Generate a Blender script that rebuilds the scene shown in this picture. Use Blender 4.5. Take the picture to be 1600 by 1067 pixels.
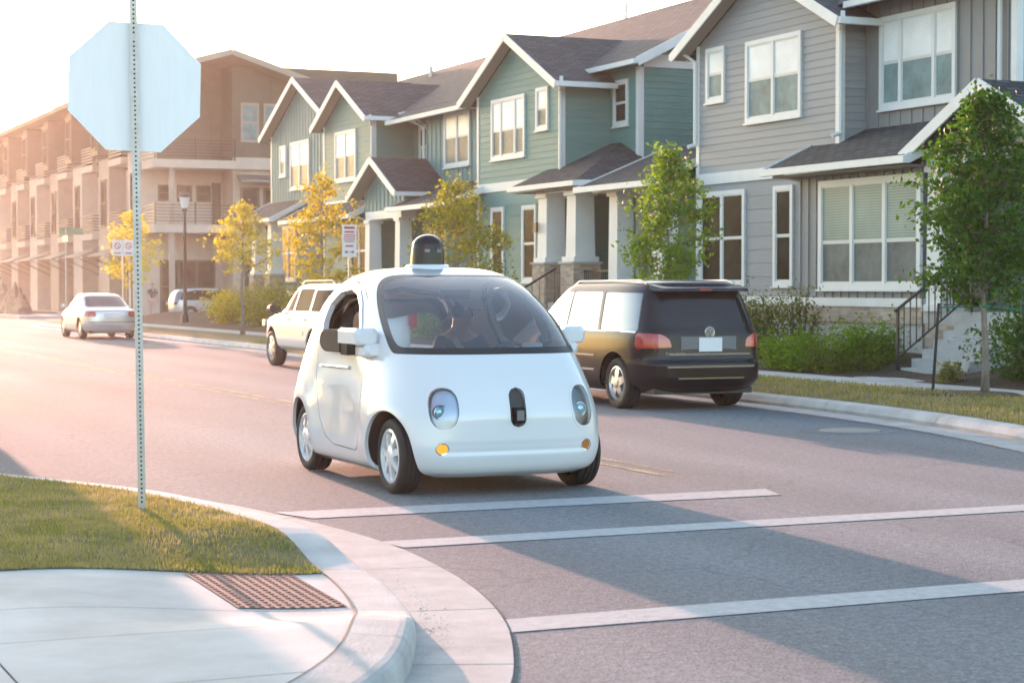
import bpy, math, random
import numpy as np
from mathutils import Vector, Matrix

for o in list(bpy.data.objects):
    bpy.data.objects.remove(o)
scene = bpy.context.scene
COL = scene.collection
R = math.radians
rng = np.random.default_rng(7)
random.seed(7)

# ------------------------------------------------------------------ camera
# world: +Y runs up the street, +X points across the street to the houses, metres
YAW, PITCH, CAM_H = R(24.06), R(1.652), 1.66
cam_data = bpy.data.cameras.new('camera')
cam_data.sensor_width = 36.0
cam_data.lens = 3000.0 / 1600.0 * 36.0
cam_data.clip_end = 4000
cam_data.dof.use_dof = True
cam_data.dof.focus_distance = 15.2
cam_data.dof.aperture_fstop = 4.5
camera = bpy.data.objects.new('camera', cam_data)
COL.objects.link(camera)
camera.location = (0, 0, CAM_H)
camera.rotation_euler = (R(90) - PITCH, 0, -YAW)
scene.camera = camera

# ------------------------------------------------------------------ light
SUN_EL, SUN_AZ = R(7.0), R(4.0)          # azimuth measured from +Y towards +X
world = bpy.data.worlds.new('World')
scene.world = world
world.use_nodes = True
wn = world.node_tree.nodes
bg = wn['Background']
sky = wn.new('ShaderNodeTexSky')
sky.sky_type = 'NISHITA'
sky.sun_disc = False
sky.sun_elevation = SUN_EL
sky.sun_rotation = SUN_AZ
sky.air_density = 1.0
sky.dust_density = 1.6
sky.ozone_density = 1.4
bg.inputs['Strength'].default_value = 0.15
world.node_tree.links.new(sky.outputs[0], bg.inputs['Color'])

sun_data = bpy.data.lights.new('sun', 'SUN')
sun_data.energy = 2.0
sun_data.angle = R(0.6)
sun_data.color = (1.0, 0.52, 0.40)
sun = bpy.data.objects.new('sun', sun_data)
COL.objects.link(sun)
sdir = Vector((math.sin(SUN_AZ) * math.cos(SUN_EL), math.cos(SUN_AZ) * math.cos(SUN_EL), math.sin(SUN_EL)))
sun.rotation_euler = sdir.to_track_quat('Z', 'Y').to_euler()

vs = scene.view_settings
vs.view_transform = 'Standard'
vs.look = 'None'
vs.gamma = 1.0
vs.exposure = 2.45
scene.render.engine = 'CYCLES'

# ------------------------------------------------------------------ materials
def _nodes(name):
    m = bpy.data.materials.new(name)
    m.use_nodes = True
    nt = m.node_tree
    return m, nt, nt.nodes, nt.links, nt.nodes['Principled BSDF']

def rgb(c, k=1.0):
    return (min(c[0] * k, 1), min(c[1] * k, 1), min(c[2] * k, 1), 1)

def mat(name, col, rough=0.6, metal=0.0, var=0.0, vscale=4.0, bump=0.0, bscale=40.0,
        coat=0.0, spec=0.5, island=0.0, stretch=None, coat_ior=1.5, emit=None, estr=0.0, col2=None):
    """Principled material: base colour varied by noise, fine noise relief."""
    m, nt, N, L, p = _nodes(name)
    p.inputs['Roughness'].default_value = rough
    p.inputs['Metallic'].default_value = metal
    p.inputs['Coat Weight'].default_value = coat
    p.inputs['Coat Roughness'].default_value = 0.04
    p.inputs['Coat IOR'].default_value = coat_ior
    p.inputs['Specular IOR Level'].default_value = spec
    p.inputs['Base Color'].default_value = rgb(col)
    tc = N.new('ShaderNodeTexCoord')
    vec = tc.outputs['Object']
    if stretch:
        mp = N.new('ShaderNodeMapping')
        mp.inputs['Scale'].default_value = stretch
        L.new(vec, mp.inputs['Vector'])
        vec = mp.outputs[0]
    if var > 0 or col2:
        nz = N.new('ShaderNodeTexNoise')
        nz.inputs['Scale'].default_value = vscale
        nz.inputs['Detail'].default_value = 6
        nz.inputs['Roughness'].default_value = 0.65
        L.new(vec, nz.inputs['Vector'])
        rp = N.new('ShaderNodeValToRGB')
        rp.color_ramp.elements[0].position = 0.32
        rp.color_ramp.elements[1].position = 0.68
        rp.color_ramp.elements[0].color = rgb(col, 1 - var)
        rp.color_ramp.elements[1].color = rgb(col2) if col2 else rgb(col, 1 + var)
        L.new(nz.outputs['Fac'], rp.inputs['Fac'])
        out = rp.outputs[0]
        if island > 0:
            out = _island(N, L, out, island)
        L.new(out, p.inputs['Base Color'])
    if bump > 0:
        b = N.new('ShaderNodeTexNoise')
        b.inputs['Scale'].default_value = bscale
        b.inputs['Detail'].default_value = 5
        L.new(vec, b.inputs['Vector'])
        bp = N.new('ShaderNodeBump')
        bp.inputs['Strength'].default_value = bump
        bp.inputs['Distance'].default_value = 0.02
        L.new(b.outputs['Fac'], bp.inputs['Height'])
        L.new(bp.outputs[0], p.inputs['Normal'])
    if emit:
        p.inputs['Emission Color'].default_value = rgb(emit)
        p.inputs['Emission Strength'].default_value = estr
    return m

def _island(N, L, colour_out, amount):
    oi = N.new('ShaderNodeObjectInfo')
    mr = N.new('ShaderNodeMapRange')
    mr.inputs['To Min'].default_value = 1 - amount
    mr.inputs['To Max'].default_value = 1 + amount
    L.new(oi.outputs['Random'], mr.inputs['Value'])
    mx = N.new('ShaderNodeVectorMath')
    mx.operation = 'SCALE'
    L.new(colour_out, mx.inputs[0])
    L.new(mr.outputs[0], mx.inputs['Scale'])
    return mx.outputs[0]

def asphalt_mat():
    m, nt, N, L, p = _nodes('asphalt')
    tc = N.new('ShaderNodeTexCoord')
    fine = N.new('ShaderNodeTexVoronoi'); fine.inputs['Scale'].default_value = 75
    mid = N.new('ShaderNodeTexNoise'); mid.inputs['Scale'].default_value = 16; mid.inputs['Detail'].default_value = 8
    mid.inputs['Roughness'].default_value = 0.75
    big = N.new('ShaderNodeTexNoise'); big.inputs['Scale'].default_value = 0.35; big.inputs['Detail'].default_value = 6
    mp = N.new('ShaderNodeMapping'); mp.inputs['Scale'].default_value = (1.0, 0.22, 1.0)
    L.new(tc.outputs['Object'], mp.inputs['Vector']); L.new(mp.outputs[0], big.inputs['Vector'])
    for n in (fine, mid):
        L.new(tc.outputs['Object'], n.inputs['Vector'])
    r1 = N.new('ShaderNodeValToRGB')
    e = r1.color_ramp.elements
    e[0].position = 0.3; e[0].color = (0.145, 0.15, 0.158, 1)
    e[1].position = 0.72; e[1].color = (0.27, 0.272, 0.28, 1)
    L.new(mid.outputs['Fac'], r1.inputs['Fac'])
    r2 = N.new('ShaderNodeValToRGB')
    e = r2.color_ramp.elements
    e[0].position = 0.35; e[0].color = (0.8, 0.8, 0.82, 1)
    e[1].position = 0.65; e[1].color = (1.15, 1.13, 1.1, 1)
    L.new(big.outputs['Fac'], r2.inputs['Fac'])
    mu = N.new('ShaderNodeMixRGB'); mu.blend_type = 'MULTIPLY'; mu.inputs[0].default_value = 1
    L.new(r1.outputs[0], mu.inputs[1]); L.new(r2.outputs[0], mu.inputs[2])
    # single pale and dark stones of the aggregate
    r3 = N.new('ShaderNodeValToRGB')
    e = r3.color_ramp.elements
    e[0].position = 0.0; e[0].color = (0.6, 0.6, 0.6, 1)
    e[1].position = 1.0; e[1].color = (1.45, 1.42, 1.38, 1)
    L.new(fine.outputs['Color'], r3.inputs['Fac'])
    m2 = N.new('ShaderNodeMixRGB'); m2.blend_type = 'MULTIPLY'; m2.inputs[0].default_value = 0.75
    L.new(mu.outputs[0], m2.inputs[1]); L.new(r3.outputs[0], m2.inputs[2])
    # wheel-darkened lanes along the street and hairline cracks
    sx = N.new('ShaderNodeSeparateXYZ'); L.new(tc.outputs['Object'], sx.inputs[0])
    ml = N.new('ShaderNodeMath'); ml.operation = 'MULTIPLY'; ml.inputs[1].default_value = 3.6
    L.new(sx.outputs['X'], ml.inputs[0])
    sn = N.new('ShaderNodeMath'); sn.operation = 'SINE'; L.new(ml.outputs[0], sn.inputs[0])
    lr = N.new('ShaderNodeMapRange'); lr.inputs['From Min'].default_value = -1; lr.inputs['To Min'].default_value = 0.90; lr.inputs['To Max'].default_value = 1.05
    L.new(sn.outputs[0], lr.inputs['Value'])
    wr = N.new('ShaderNodeTexNoise'); wr.inputs['Scale'].default_value = 1.4; wr.inputs['Detail'].default_value = 6
    L.new(tc.outputs['Object'], wr.inputs['Vector'])
    wm = N.new('ShaderNodeMixRGB'); wm.inputs[0].default_value = 0.35
    L.new(tc.outputs['Object'], wm.inputs[1]); L.new(wr.outputs['Color'], wm.inputs[2])
    ck = N.new('ShaderNodeTexVoronoi'); ck.feature = 'DISTANCE_TO_EDGE'; ck.inputs['Scale'].default_value = 0.42
    L.new(wm.outputs[0], ck.inputs['Vector'])
    cr = N.new('ShaderNodeMapRange'); cr.inputs['From Max'].default_value = 0.006; cr.inputs['To Min'].default_value = 0.8; cr.inputs['To Max'].default_value = 1.0
    L.new(ck.outputs['Distance'], cr.inputs['Value'])
    mm = N.new('ShaderNodeMath'); mm.operation = 'MULTIPLY'; L.new(lr.outputs[0], mm.inputs[0]); L.new(cr.outputs[0], mm.inputs[1])
    fs = N.new('ShaderNodeVectorMath'); fs.operation = 'SCALE'
    L.new(m2.outputs[0], fs.inputs[0]); L.new(mm.outputs[0], fs.inputs['Scale'])
    L.new(fs.outputs[0], p.inputs['Base Color'])
    p.inputs['Roughness'].default_value = 0.9
    p.inputs['Specular IOR Level'].default_value = 0.2
    bp = N.new('ShaderNodeBump'); bp.inputs['Strength'].default_value = 0.55; bp.inputs['Distance'].default_value = 0.006
    ad = N.new('ShaderNodeMath'); ad.operation = 'ADD'
    L.new(fine.outputs['Distance'], ad.inputs[0]); L.new(mid.outputs['Fac'], ad.inputs[1])
    L.new(ad.outputs[0], bp.inputs['Height']); L.new(bp.outputs[0], p.inputs['Normal'])
    return m

def brick_mat(name, c1, c2, mortar, w, h, gap=0.06, bump=0.5, rough=0.85, offset=0.5, bias=0.0):
    m, nt, N, L, p = _nodes(name)
    uv = N.new('ShaderNodeUVMap'); uv.uv_map = 'UVMap'
    b = N.new('ShaderNodeTexBrick')
    b.offset = offset
    b.inputs['Scale'].default_value = 1.0
    b.inputs['Brick Width'].default_value = w
    b.inputs['Row Height'].default_value = h
    b.inputs['Mortar Size'].default_value = gap * h
    b.inputs['Mortar Smooth'].default_value = 0.2
    b.inputs['Bias'].default_value = bias
    b.inputs['Color1'].default_value = rgb(c1)
    b.inputs['Color2'].default_value = rgb(c2)
    b.inputs['Mortar'].default_value = rgb(mortar)
    L.new(uv.outputs[0], b.inputs['Vector'])
    nz = N.new('ShaderNodeTexNoise'); nz.inputs['Scale'].default_value = 3.0; nz.inputs['Detail'].default_value = 8
    L.new(uv.outputs[0], nz.inputs['Vector'])
    mr = N.new('ShaderNodeMapRange'); mr.inputs['To Min'].default_value = 0.72; mr.inputs['To Max'].default_value = 1.28
    L.new(nz.outputs['Fac'], mr.inputs['Value'])
    vm = N.new('ShaderNodeVectorMath'); vm.operation = 'SCALE'
    L.new(b.outputs['Color'], vm.inputs[0]); L.new(mr.outputs[0], vm.inputs['Scale'])
    L.new(vm.outputs[0], p.inputs['Base Color'])
    p.inputs['Roughness'].default_value = rough
    bp = N.new('ShaderNodeBump'); bp.inputs['Strength'].default_value = bump; bp.inputs['Distance'].default_value = 0.015
    bp.invert = True
    L.new(b.outputs['Fac'], bp.inputs['Height']); L.new(bp.outputs[0], p.inputs['Normal'])
    return m

def leaf_mat(name, c1, c2, trans=0.45, c3=None, patch=None):
    m, nt, N, L, p = _nodes(name)
    g = N.new('ShaderNodeNewGeometry')
    rp = N.new('ShaderNodeValToRGB')
    e = rp.color_ramp.elements
    e[0].color = rgb(c1); e[1].color = rgb(c2)
    if c3:
        x = e.new(0.85); x.color = rgb(c2); e[1].color = rgb(c2)
        rp.color_ramp.elements[-1].color = rgb(c3)
    L.new(g.outputs['Random Per Island'], rp.inputs['Fac'])
    out = rp.outputs[0]
    if patch:
        tc = N.new('ShaderNodeTexCoord'); nz = N.new('ShaderNodeTexNoise'); nz.inputs['Scale'].default_value = 2.3; nz.inputs['Detail'].default_value = 6
        nz.inputs['Roughness'].default_value = 0.7
        L.new(tc.outputs['Object'], nz.inputs['Vector'])
        mr = N.new('ShaderNodeMapRange'); mr.inputs['From Min'].default_value = 0.42; mr.inputs['From Max'].default_value = 0.60; mr.inputs['To Max'].default_value = 0.8
        L.new(nz.outputs['Fac'], mr.inputs['Value'])
        mp = N.new('ShaderNodeMixRGB'); mp.inputs[2].default_value = rgb(patch)
        L.new(mr.outputs[0], mp.inputs[0]); L.new(out, mp.inputs[1]); out = mp.outputs[0]
    L.new(out, p.inputs['Base Color'])
    p.inputs['Roughness'].default_value = 0.55
    p.inputs['Specular IOR Level'].default_value = 0.35
    tr = N.new('ShaderNodeBsdfTranslucent')
    hs = N.new('ShaderNodeHueSaturation'); hs.inputs['Saturation'].default_value = 1.1; hs.inputs['Value'].default_value = 1.6
    L.new(out, hs.inputs['Color']); L.new(hs.outputs[0], tr.inputs['Color'])
    mx = N.new('ShaderNodeMixShader'); mx.inputs[0].default_value = trans
    L.new(p.outputs[0], mx.inputs[1]); L.new(tr.outputs[0], mx.inputs[2])
    L.new(mx.outputs[0], N['Material Output'].inputs['Surface'])
    return m

def glass_mat(name, tint=(0.9, 0.93, 0.95), alpha=0.3, rough=0.0, ior=1.55):
    """Thin vehicle glass: mostly clear, reflective by Fresnel, lightly tinted."""
    m, nt, N, L, p = _nodes(name)
    tb = N.new('ShaderNodeBsdfTransparent'); tb.inputs['Color'].default_value = rgb(tint)
    gl = N.new('ShaderNodeBsdfGlossy'); gl.inputs['Roughness'].default_value = rough
    df = N.new('ShaderNodeBsdfDiffuse'); df.inputs['Color'].default_value = (0.75, 0.77, 0.82, 1)
    fr = N.new('ShaderNodeFresnel'); fr.inputs['IOR'].default_value = ior
    m0 = N.new('ShaderNodeMixShader'); m0.inputs[0].default_value = alpha
    m1 = N.new('ShaderNodeMixShader')
    L.new(tb.outputs[0], m0.inputs[1]); L.new(df.outputs[0], m0.inputs[2])
    L.new(fr.outputs[0], m1.inputs[0]); L.new(m0.outputs[0], m1.inputs[1]); L.new(gl.outputs[0], m1.inputs[2])
    L.new(m1.outputs[0], N['Material Output'].inputs['Surface'])
    return m

def blind_mat(name, c1, c2, pitch=0.05):
    """Glass in front of closed horizontal blinds."""
    m, nt, N, L, p = _nodes(name)
    tc = N.new('ShaderNodeTexCoord'); sp = N.new('ShaderNodeSeparateXYZ')
    L.new(tc.outputs['Object'], sp.inputs[0])
    mu = N.new('ShaderNodeMath'); mu.operation = 'MULTIPLY'; mu.inputs[1].default_value = 1.0 / pitch
    fr = N.new('ShaderNodeMath'); fr.operation = 'FRACT'
    L.new(sp.outputs['Z'], mu.inputs[0]); L.new(mu.outputs[0], fr.inputs[0])
    rp = N.new('ShaderNodeValToRGB')
    e = rp.color_ramp.elements
    e[0].position = 0.05; e[0].color = rgb(c1); e[1].position = 0.4; e[1].color = rgb(c2)
    L.new(fr.outputs[0], rp.inputs['Fac'])
    nz = N.new('ShaderNodeTexNoise'); nz.inputs['Scale'].default_value = 1.3
    L.new(tc.outputs['Object'], nz.inputs['Vector'])
    mr = N.new('ShaderNodeMapRange'); mr.inputs['To Min'].default_value = 0.7; mr.inputs['To Max'].default_value = 1.25
    L.new(nz.outputs['Fac'], mr.inputs['Value'])
    vm = N.new('ShaderNodeVectorMath'); vm.operation = 'SCALE'
    L.new(rp.outputs[0], vm.inputs[0]); L.new(mr.outputs[0], vm.inputs['Scale'])
    L.new(vm.outputs[0], p.inputs['Base Color'])
    p.inputs['Roughness'].default_value = 0.35
    p.inputs['Specular IOR Level'].default_value = 0.3
    return m

MT = {}
MT['asphalt'] = asphalt_mat()
MT['concrete'] = mat('concrete', (0.46, 0.45, 0.43), 0.85, var=0.2, vscale=1.1, bump=0.25, bscale=90)
MT['kerb'] = mat('kerb_concrete', (0.45, 0.44, 0.42), 0.85, var=0.2, vscale=2.2, bump=0.35, bscale=60)
MT['gutter'] = mat('gutter_concrete', (0.40, 0.38, 0.36), 0.85, var=0.2, vscale=2.6, bump=0.3, bscale=70)
MT['seam'] = mat('seam_dirt', (0.12, 0.105, 0.09), 0.95, var=0.4, vscale=20)
MT['paint'] = mat('road_paint', (0.40, 0.395, 0.39), 0.8, var=0.16, vscale=14, bump=0.3, bscale=120)
def worn(m, amount):
    nt = m.node_tree; N = nt.nodes; L = nt.links
    tc = N.new('ShaderNodeTexCoord')
    a = N.new('ShaderNodeTexNoise'); a.inputs['Scale'].default_value = 38; a.inputs['Detail'].default_value = 9; a.inputs['Roughness'].default_value = 0.75
    b = N.new('ShaderNodeTexNoise'); b.inputs['Scale'].default_value = 2.2; b.inputs['Detail'].default_value = 4
    L.new(tc.outputs['Object'], a.inputs['Vector']); L.new(tc.outputs['Object'], b.inputs['Vector'])
    ad = N.new('ShaderNodeMath'); ad.operation = 'MULTIPLY_ADD'; ad.inputs[1].default_value = 0.55
    L.new(b.outputs['Fac'], ad.inputs[0]); L.new(a.outputs['Fac'], ad.inputs[2])
    mr = N.new('ShaderNodeMapRange'); mr.inputs['From Min'].default_value = amount; mr.inputs['From Max'].default_value = amount + 0.10
    L.new(ad.outputs[0], mr.inputs['Value'])
    mx = N.new('ShaderNodeMixShader'); tr = N.new('ShaderNodeBsdfTransparent')
    L.new(mr.outputs[0], mx.inputs[0]); L.new(tr.outputs[0], mx.inputs[1]); L.new(N['Principled BSDF'].outputs[0], mx.inputs[2])
    L.new(mx.outputs[0], N['Material Output'].inputs['Surface'])
    return m
worn(MT['paint'], 0.52)
MT['yellow'] = mat('yellow_paint', (0.42, 0.30, 0.14), 0.7, var=0.25, vscale=12)
worn(MT['yellow'], 0.72)
MT['soil'] = mat('soil', (0.10, 0.085, 0.045), 0.95, var=0.4, vscale=9, bump=0.6, bscale=40)
MT['mulch'] = mat('mulch', (0.075, 0.05, 0.033), 0.95, var=0.45, vscale=14, bump=0.8, bscale=60)
MT['turf'] = mat('turf', (0.12, 0.12, 0.04), 0.95, var=0.3, vscale=5, bump=0.7, bscale=120, col2=(0.26, 0.21, 0.10))
MT['field'] = mat('field', (0.16, 0.15, 0.09), 0.95, var=0.3, vscale=0.4)
MT['grass'] = leaf_mat('grass_blades', (0.11, 0.13, 0.028), (0.23, 0.23, 0.055), 0.4, c3=(0.34, 0.28, 0.12), patch=(0.36, 0.29, 0.14))
MT['pad'] = mat('tactile_pad', (0.185, 0.085, 0.075), 0.75, var=0.2, vscale=9)
MT['gravel'] = mat('gravel', (0.42, 0.385, 0.34), 0.9, var=0.35, vscale=30)
MT['white'] = mat('white_trim', (0.72, 0.72, 0.71), 0.5, var=0.05, vscale=2)
MT['taupe'] = mat('taupe_siding', (0.275, 0.29, 0.305), 0.6, var=0.06, vscale=3, bump=0.08, bscale=30, island=0.05, stretch=(1, .3, 3))
MT['taupe2'] = mat('taupe_batten', (0.24, 0.242, 0.245), 0.6, var=0.06, vscale=2, bump=0.08, bscale=30)
MT['green'] = mat('green_siding', (0.095, 0.24, 0.225), 0.6, var=0.06, vscale=3, bump=0.08, bscale=30, island=0.05, stretch=(1, .3, 3))
MT['green2'] = mat('green_batten', (0.13, 0.27, 0.275), 0.6, var=0.06, vscale=2, bump=0.08, bscale=30)
MT['shingle'] = brick_mat('roof_shingles', (0.03, 0.040, 0.046), (0.07, 0.088, 0.098), (0.018, 0.017, 0.016), 0.34, 0.15, gap=0.16, bump=0.9)
MT['brick'] = brick_mat('brick_skirt', (0.36, 0.24, 0.16), (0.52, 0.42, 0.34), (0.42, 0.38, 0.33), 0.21, 0.075, gap=0.12)
MT['soffit'] = mat('soffit', (0.3, 0.28, 0.24), 0.7)
MT['sash'] = mat('window_sash', (0.66, 0.66, 0.65), 0.45)
MT['pane_up'] = blind_mat('pane_blind_white', (0.62, 0.62, 0.62), (0.85, 0.86, 0.87), 0.035)
MT['pane_lo'] = mat('pane_screened', (0.12, 0.15, 0.155), 0.4, var=0.35, vscale=1.7, spec=0.12)
MT['pane_lo2'] = mat('pane_screened_teal', (0.16, 0.25, 0.26), 0.4, var=0.3, vscale=2.2, spec=0.12)
MT['pane_bay'] = blind_mat('pane_blind_teal_reflect', (0.10, 0.16, 0.15), (0.22, 0.33, 0.31), 0.05)  # blind slats; the teal reflection in the glass is put into their colours
MT['pane_dk'] = mat('pane_dark', (0.018, 0.026, 0.024), 0.2, var=0.6, vscale=1.2, spec=0.02)
MT['pane_matte'] = mat('pane_shaded', (0.07, 0.062, 0.05), 0.6, var=0.5, vscale=0.8, spec=0.0)
MT['door'] = mat('door_paint', (0.20, 0.22, 0.20), 0.45)
MT['iron'] = mat('black_iron', (0.02, 0.02, 0.022), 0.45)
MT['tan'] = mat('tan_stucco', (0.46, 0.35, 0.285), 0.85, var=0.08, vscale=1.5, bump=0.15)
MT['brownclad'] = mat('brown_cladding', (0.10, 0.088, 0.066), 0.7, var=0.1, vscale=2)
MT['cream'] = mat('cream_stucco', (0.56, 0.45, 0.38), 0.85, var=0.07, vscale=1.5)
MT['tin'] = mat('awning_metal', (0.28, 0.26, 0.24), 0.45, metal=0.6)
MT['bark'] = mat('bark', (0.24, 0.20, 0.165), 0.95, var=0.3, vscale=14, bump=0.9, bscale=40, stretch=(1, 1, .35))
MT['twig'] = mat('shrub_twig', (0.11, 0.085, 0.06), 0.9)
MT['steel'] = mat('galvanised_steel', (0.50, 0.48, 0.46), 0.45, metal=0.75, var=0.12, vscale=18)
MT['signback'] = mat('sign_aluminium', (0.94, 0.92, 0.90), 0.5, metal=0.0, var=0.025, vscale=3, stretch=(9, 9, .8), bump=.05, bscale=20)
MT['red'] = mat('sign_red', (0.5, 0.03, 0.03), 0.4)
MT['signwhite'] = mat('sign_white', (0.75, 0.74, 0.74), 0.4)
MT['signgreen'] = mat('sign_green', (0.02, 0.22, 0.13), 0.4)
MT['hole'] = mat('hole_dark', (0.03, 0.03, 0.035), 0.9)
MT['rubber'] = mat('tyre_rubber', (0.022, 0.021, 0.02), 0.75, var=0.25, vscale=12, bump=0.2, bscale=80)
MT['black'] = mat('black_plastic', (0.025, 0.025, 0.026), 0.4)
MT['gloss'] = mat('gloss_black', (0.008, 0.008, 0.009), 0.16, spec=0.35)
MT['chrome'] = mat('bright_metal', (0.75, 0.75, 0.76), 0.12, metal=1.0)
MT['alloy'] = mat('alloy_rim', (0.55, 0.55, 0.56), 0.3, metal=0.8)
MT['carwhite'] = mat('white_car_paint', (0.74, 0.74, 0.75), 0.22, coat=1.0, spec=0.5)
MT['white2'] = mat('white_suv_paint', (0.78, 0.78, 0.77), 0.3, coat=1.0)
MT['vanpaint'] = mat('black_van_paint', (0.006, 0.007, 0.010), 0.22, coat=0.15, spec=0.3)
MT['silver'] = mat('silver_car_paint', (0.55, 0.56, 0.57), 0.28, metal=0.5, coat=1.0)
MT['carglass'] = mat('tinted_car_glass', (0.02, 0.022, 0.022), 0.04, coat=1.0, spec=1.0, coat_ior=2.1)
MT['sideglass'] = mat('shaded_car_glass', (0.022, 0.021, 0.018), 0.5, spec=0.03)
MT['rearglass'] = mat('dark_car_glass', (0.012, 0.013, 0.013), 0.06, spec=0.5)
MT['screen'] = glass_mat('windscreen_glass', alpha=0.075, ior=1.7)  # alpha adds a pale veil standing in for sky reflected in the glass
MT['lens'] = glass_mat('lamp_lens', (0.97, 0.98, 1.0), alpha=0.03, rough=0.03)
MT['lampbowl'] = mat('lamp_reflector', (0.42, 0.45, 0.50), 0.3, metal=0.9, bump=0.12, bscale=120)
MT['bluelens'] = mat('projector_lens', (0.30, 0.62, 0.72), 0.05, metal=0.5, coat=1.0)
MT['amber'] = mat('amber_lens', (0.45, 0.16, 0.01), 0.15, coat=1.0)
MT['amberlit'] = mat('amber_lens_lit', (0.8, 0.35, 0.02), 0.15, coat=1.0, emit=(1.0, 0.42, 0.03), estr=0.13)
MT['taillight'] = mat('tail_lamp_red', (0.42, 0.01, 0.006), 0.12, coat=1.0)
MT['tailclear'] = mat('tail_lamp_clear', (0.55, 0.10, 0.07), 0.15, coat=1.0)
MT['interior'] = mat('dark_upholstery', (0.11, 0.105, 0.10), 0.85)
MT['dash'] = mat('grey_dashboard', (0.17, 0.17, 0.175), 0.7)
MT['skin'] = mat('skin', (0.48, 0.28, 0.20), 0.55)
MT['hair'] = mat('dark_hair', (0.02, 0.015, 0.012), 0.6)
MT['navy'] = mat('navy_cloth', (0.03, 0.04, 0.075), 0.85)
MT['darkshirt'] = mat('charcoal_shirt', (0.075, 0.078, 0.09), 0.9)
MT['pink'] = mat('pale_pink_cloth', (0.55, 0.36, 0.32), 0.9)
MT['paleblue'] = mat('pale_blue_cloth', (0.5, 0.55, 0.62), 0.9)
MT['belt'] = mat('seat_belt', (0.5, 0.42, 0.25), 0.7)
MT['rubble'] = mat('rubble_earth', (0.28, 0.19, 0.13), 0.95, var=0.35, vscale=2, bump=0.8, bscale=12)
MT['lampglass'] = mat('lamp_glass', (0.8, 0.8, 0.78), 0.2)
for nm, a, b in (('leaf_green', (0.025, 0.08, 0.010), (0.075, 0.155, 0.018)), ('leaf_mid', (0.07, 0.15, 0.014), (0.19, 0.28, 0.03)),
                 ('leaf_olive', (0.10, 0.15, 0.015), (0.32, 0.29, 0.03)), ('leaf_yellow', (0.36, 0.32, 0.03), (0.64, 0.52, 0.05)),
                 ('leaf_gold', (0.20, 0.21, 0.02), (0.58, 0.43, 0.03)), ('leaf_shrub', (0.05, 0.085, 0.012), (0.14, 0.165, 0.022)),
                 ('leaf_dark', (0.03, 0.055, 0.015), (0.07, 0.10, 0.02))):
    MT[nm] = leaf_mat(nm, a, b)

# ------------------------------------------------------------------ object helpers
def tag(o, label=None, cat=None, group=None, kind=None):
    if label: o['label'] = label
    if cat: o['category'] = cat
    if group: o['group'] = group
    if kind: o['kind'] = kind
    return o

def empty(name, loc=(0, 0, 0), rz=0.0, label=None, cat=None, group=None):
    o = bpy.data.objects.new(name, None)
    o.empty_display_size = 0.2
    COL.objects.link(o)
    o.location = loc
    o.rotation_euler = (0, 0, rz)
    return tag(o, label, cat, group)

def root_of(o):
    while o.parent:
        o = o.parent
    return o

def auto_uv(me):
    n = len(me.loops)
    if n == 0: return
    uvl = me.uv_layers.new(name='UVMap')
    co = np.empty(len(me.vertices) * 3); me.vertices.foreach_get('co', co); co = co.reshape(-1, 3)
    lv = np.empty(n, int); me.loops.foreach_get('vertex_index', lv)
    nf = len(me.polygons)
    nor = np.empty(nf * 3); me.polygons.foreach_get('normal', nor); nor = nor.reshape(-1, 3)
    lt = np.empty(nf, int); me.polygons.foreach_get('loop_total', lt)
    ln = np.repeat(nor, lt, axis=0)
    flat = np.abs(ln[:, 2]) > 0.97
    u = np.stack([-ln[:, 1], ln[:, 0], np.zeros(n)], 1)
    l = np.linalg.norm(u, axis=1); l[l < 1e-6] = 1
    u /= l[:, None]
    v = np.cross(ln, u)
    p = co[lv]
    U = np.where(flat, p[:, 0], (p * u).sum(1)); V = np.where(flat, p[:, 1], (p * v).sum(1))
    uvl.data.foreach_set('uv', np.stack([U, V], 1).ravel())

def add_mesh(name, verts, faces, material, parent=None, smooth=False, local=False, uv=True, normals=None):
    """Link one mesh object. World-built meshes are shifted to the root's origin unless local."""
    verts = np.asarray(verts, float).reshape(-1, 3)
    if parent is not None and not local:
        verts = verts - np.array(root_of(parent).location)
    me = bpy.data.meshes.new(name)
    if isinstance(faces, np.ndarray):
        nf, k = faces.shape
        me.vertices.add(len(verts)); me.vertices.foreach_set('co', verts.ravel())
        me.loops.add(nf * k); me.loops.foreach_set('vertex_index', faces.ravel().astype(np.int32))
        me.polygons.add(nf)
        me.polygons.foreach_set('loop_start', np.arange(0, nf * k, k, dtype=np.int32))
        me.polygons.foreach_set('loop_total', np.full(nf, k, np.int32))
        me.update(calc_edges=True)
    else:
        me.from_pydata([tuple(v) for v in verts], [], faces)
        me.update()
    if uv: auto_uv(me)
    if smooth:
        me.polygons.foreach_set('use_smooth', np.ones(len(me.polygons), bool))
    if normals is not None:
        me.normals_split_custom_set_from_vertices([tuple(q) for q in normals])
    mm = MT[material] if isinstance(material, str) else material
    me.materials.append(mm)
    o = bpy.data.objects.new(name, me)
    COL.objects.link(o)
    if parent is not None: o.parent = parent
    return o

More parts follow.
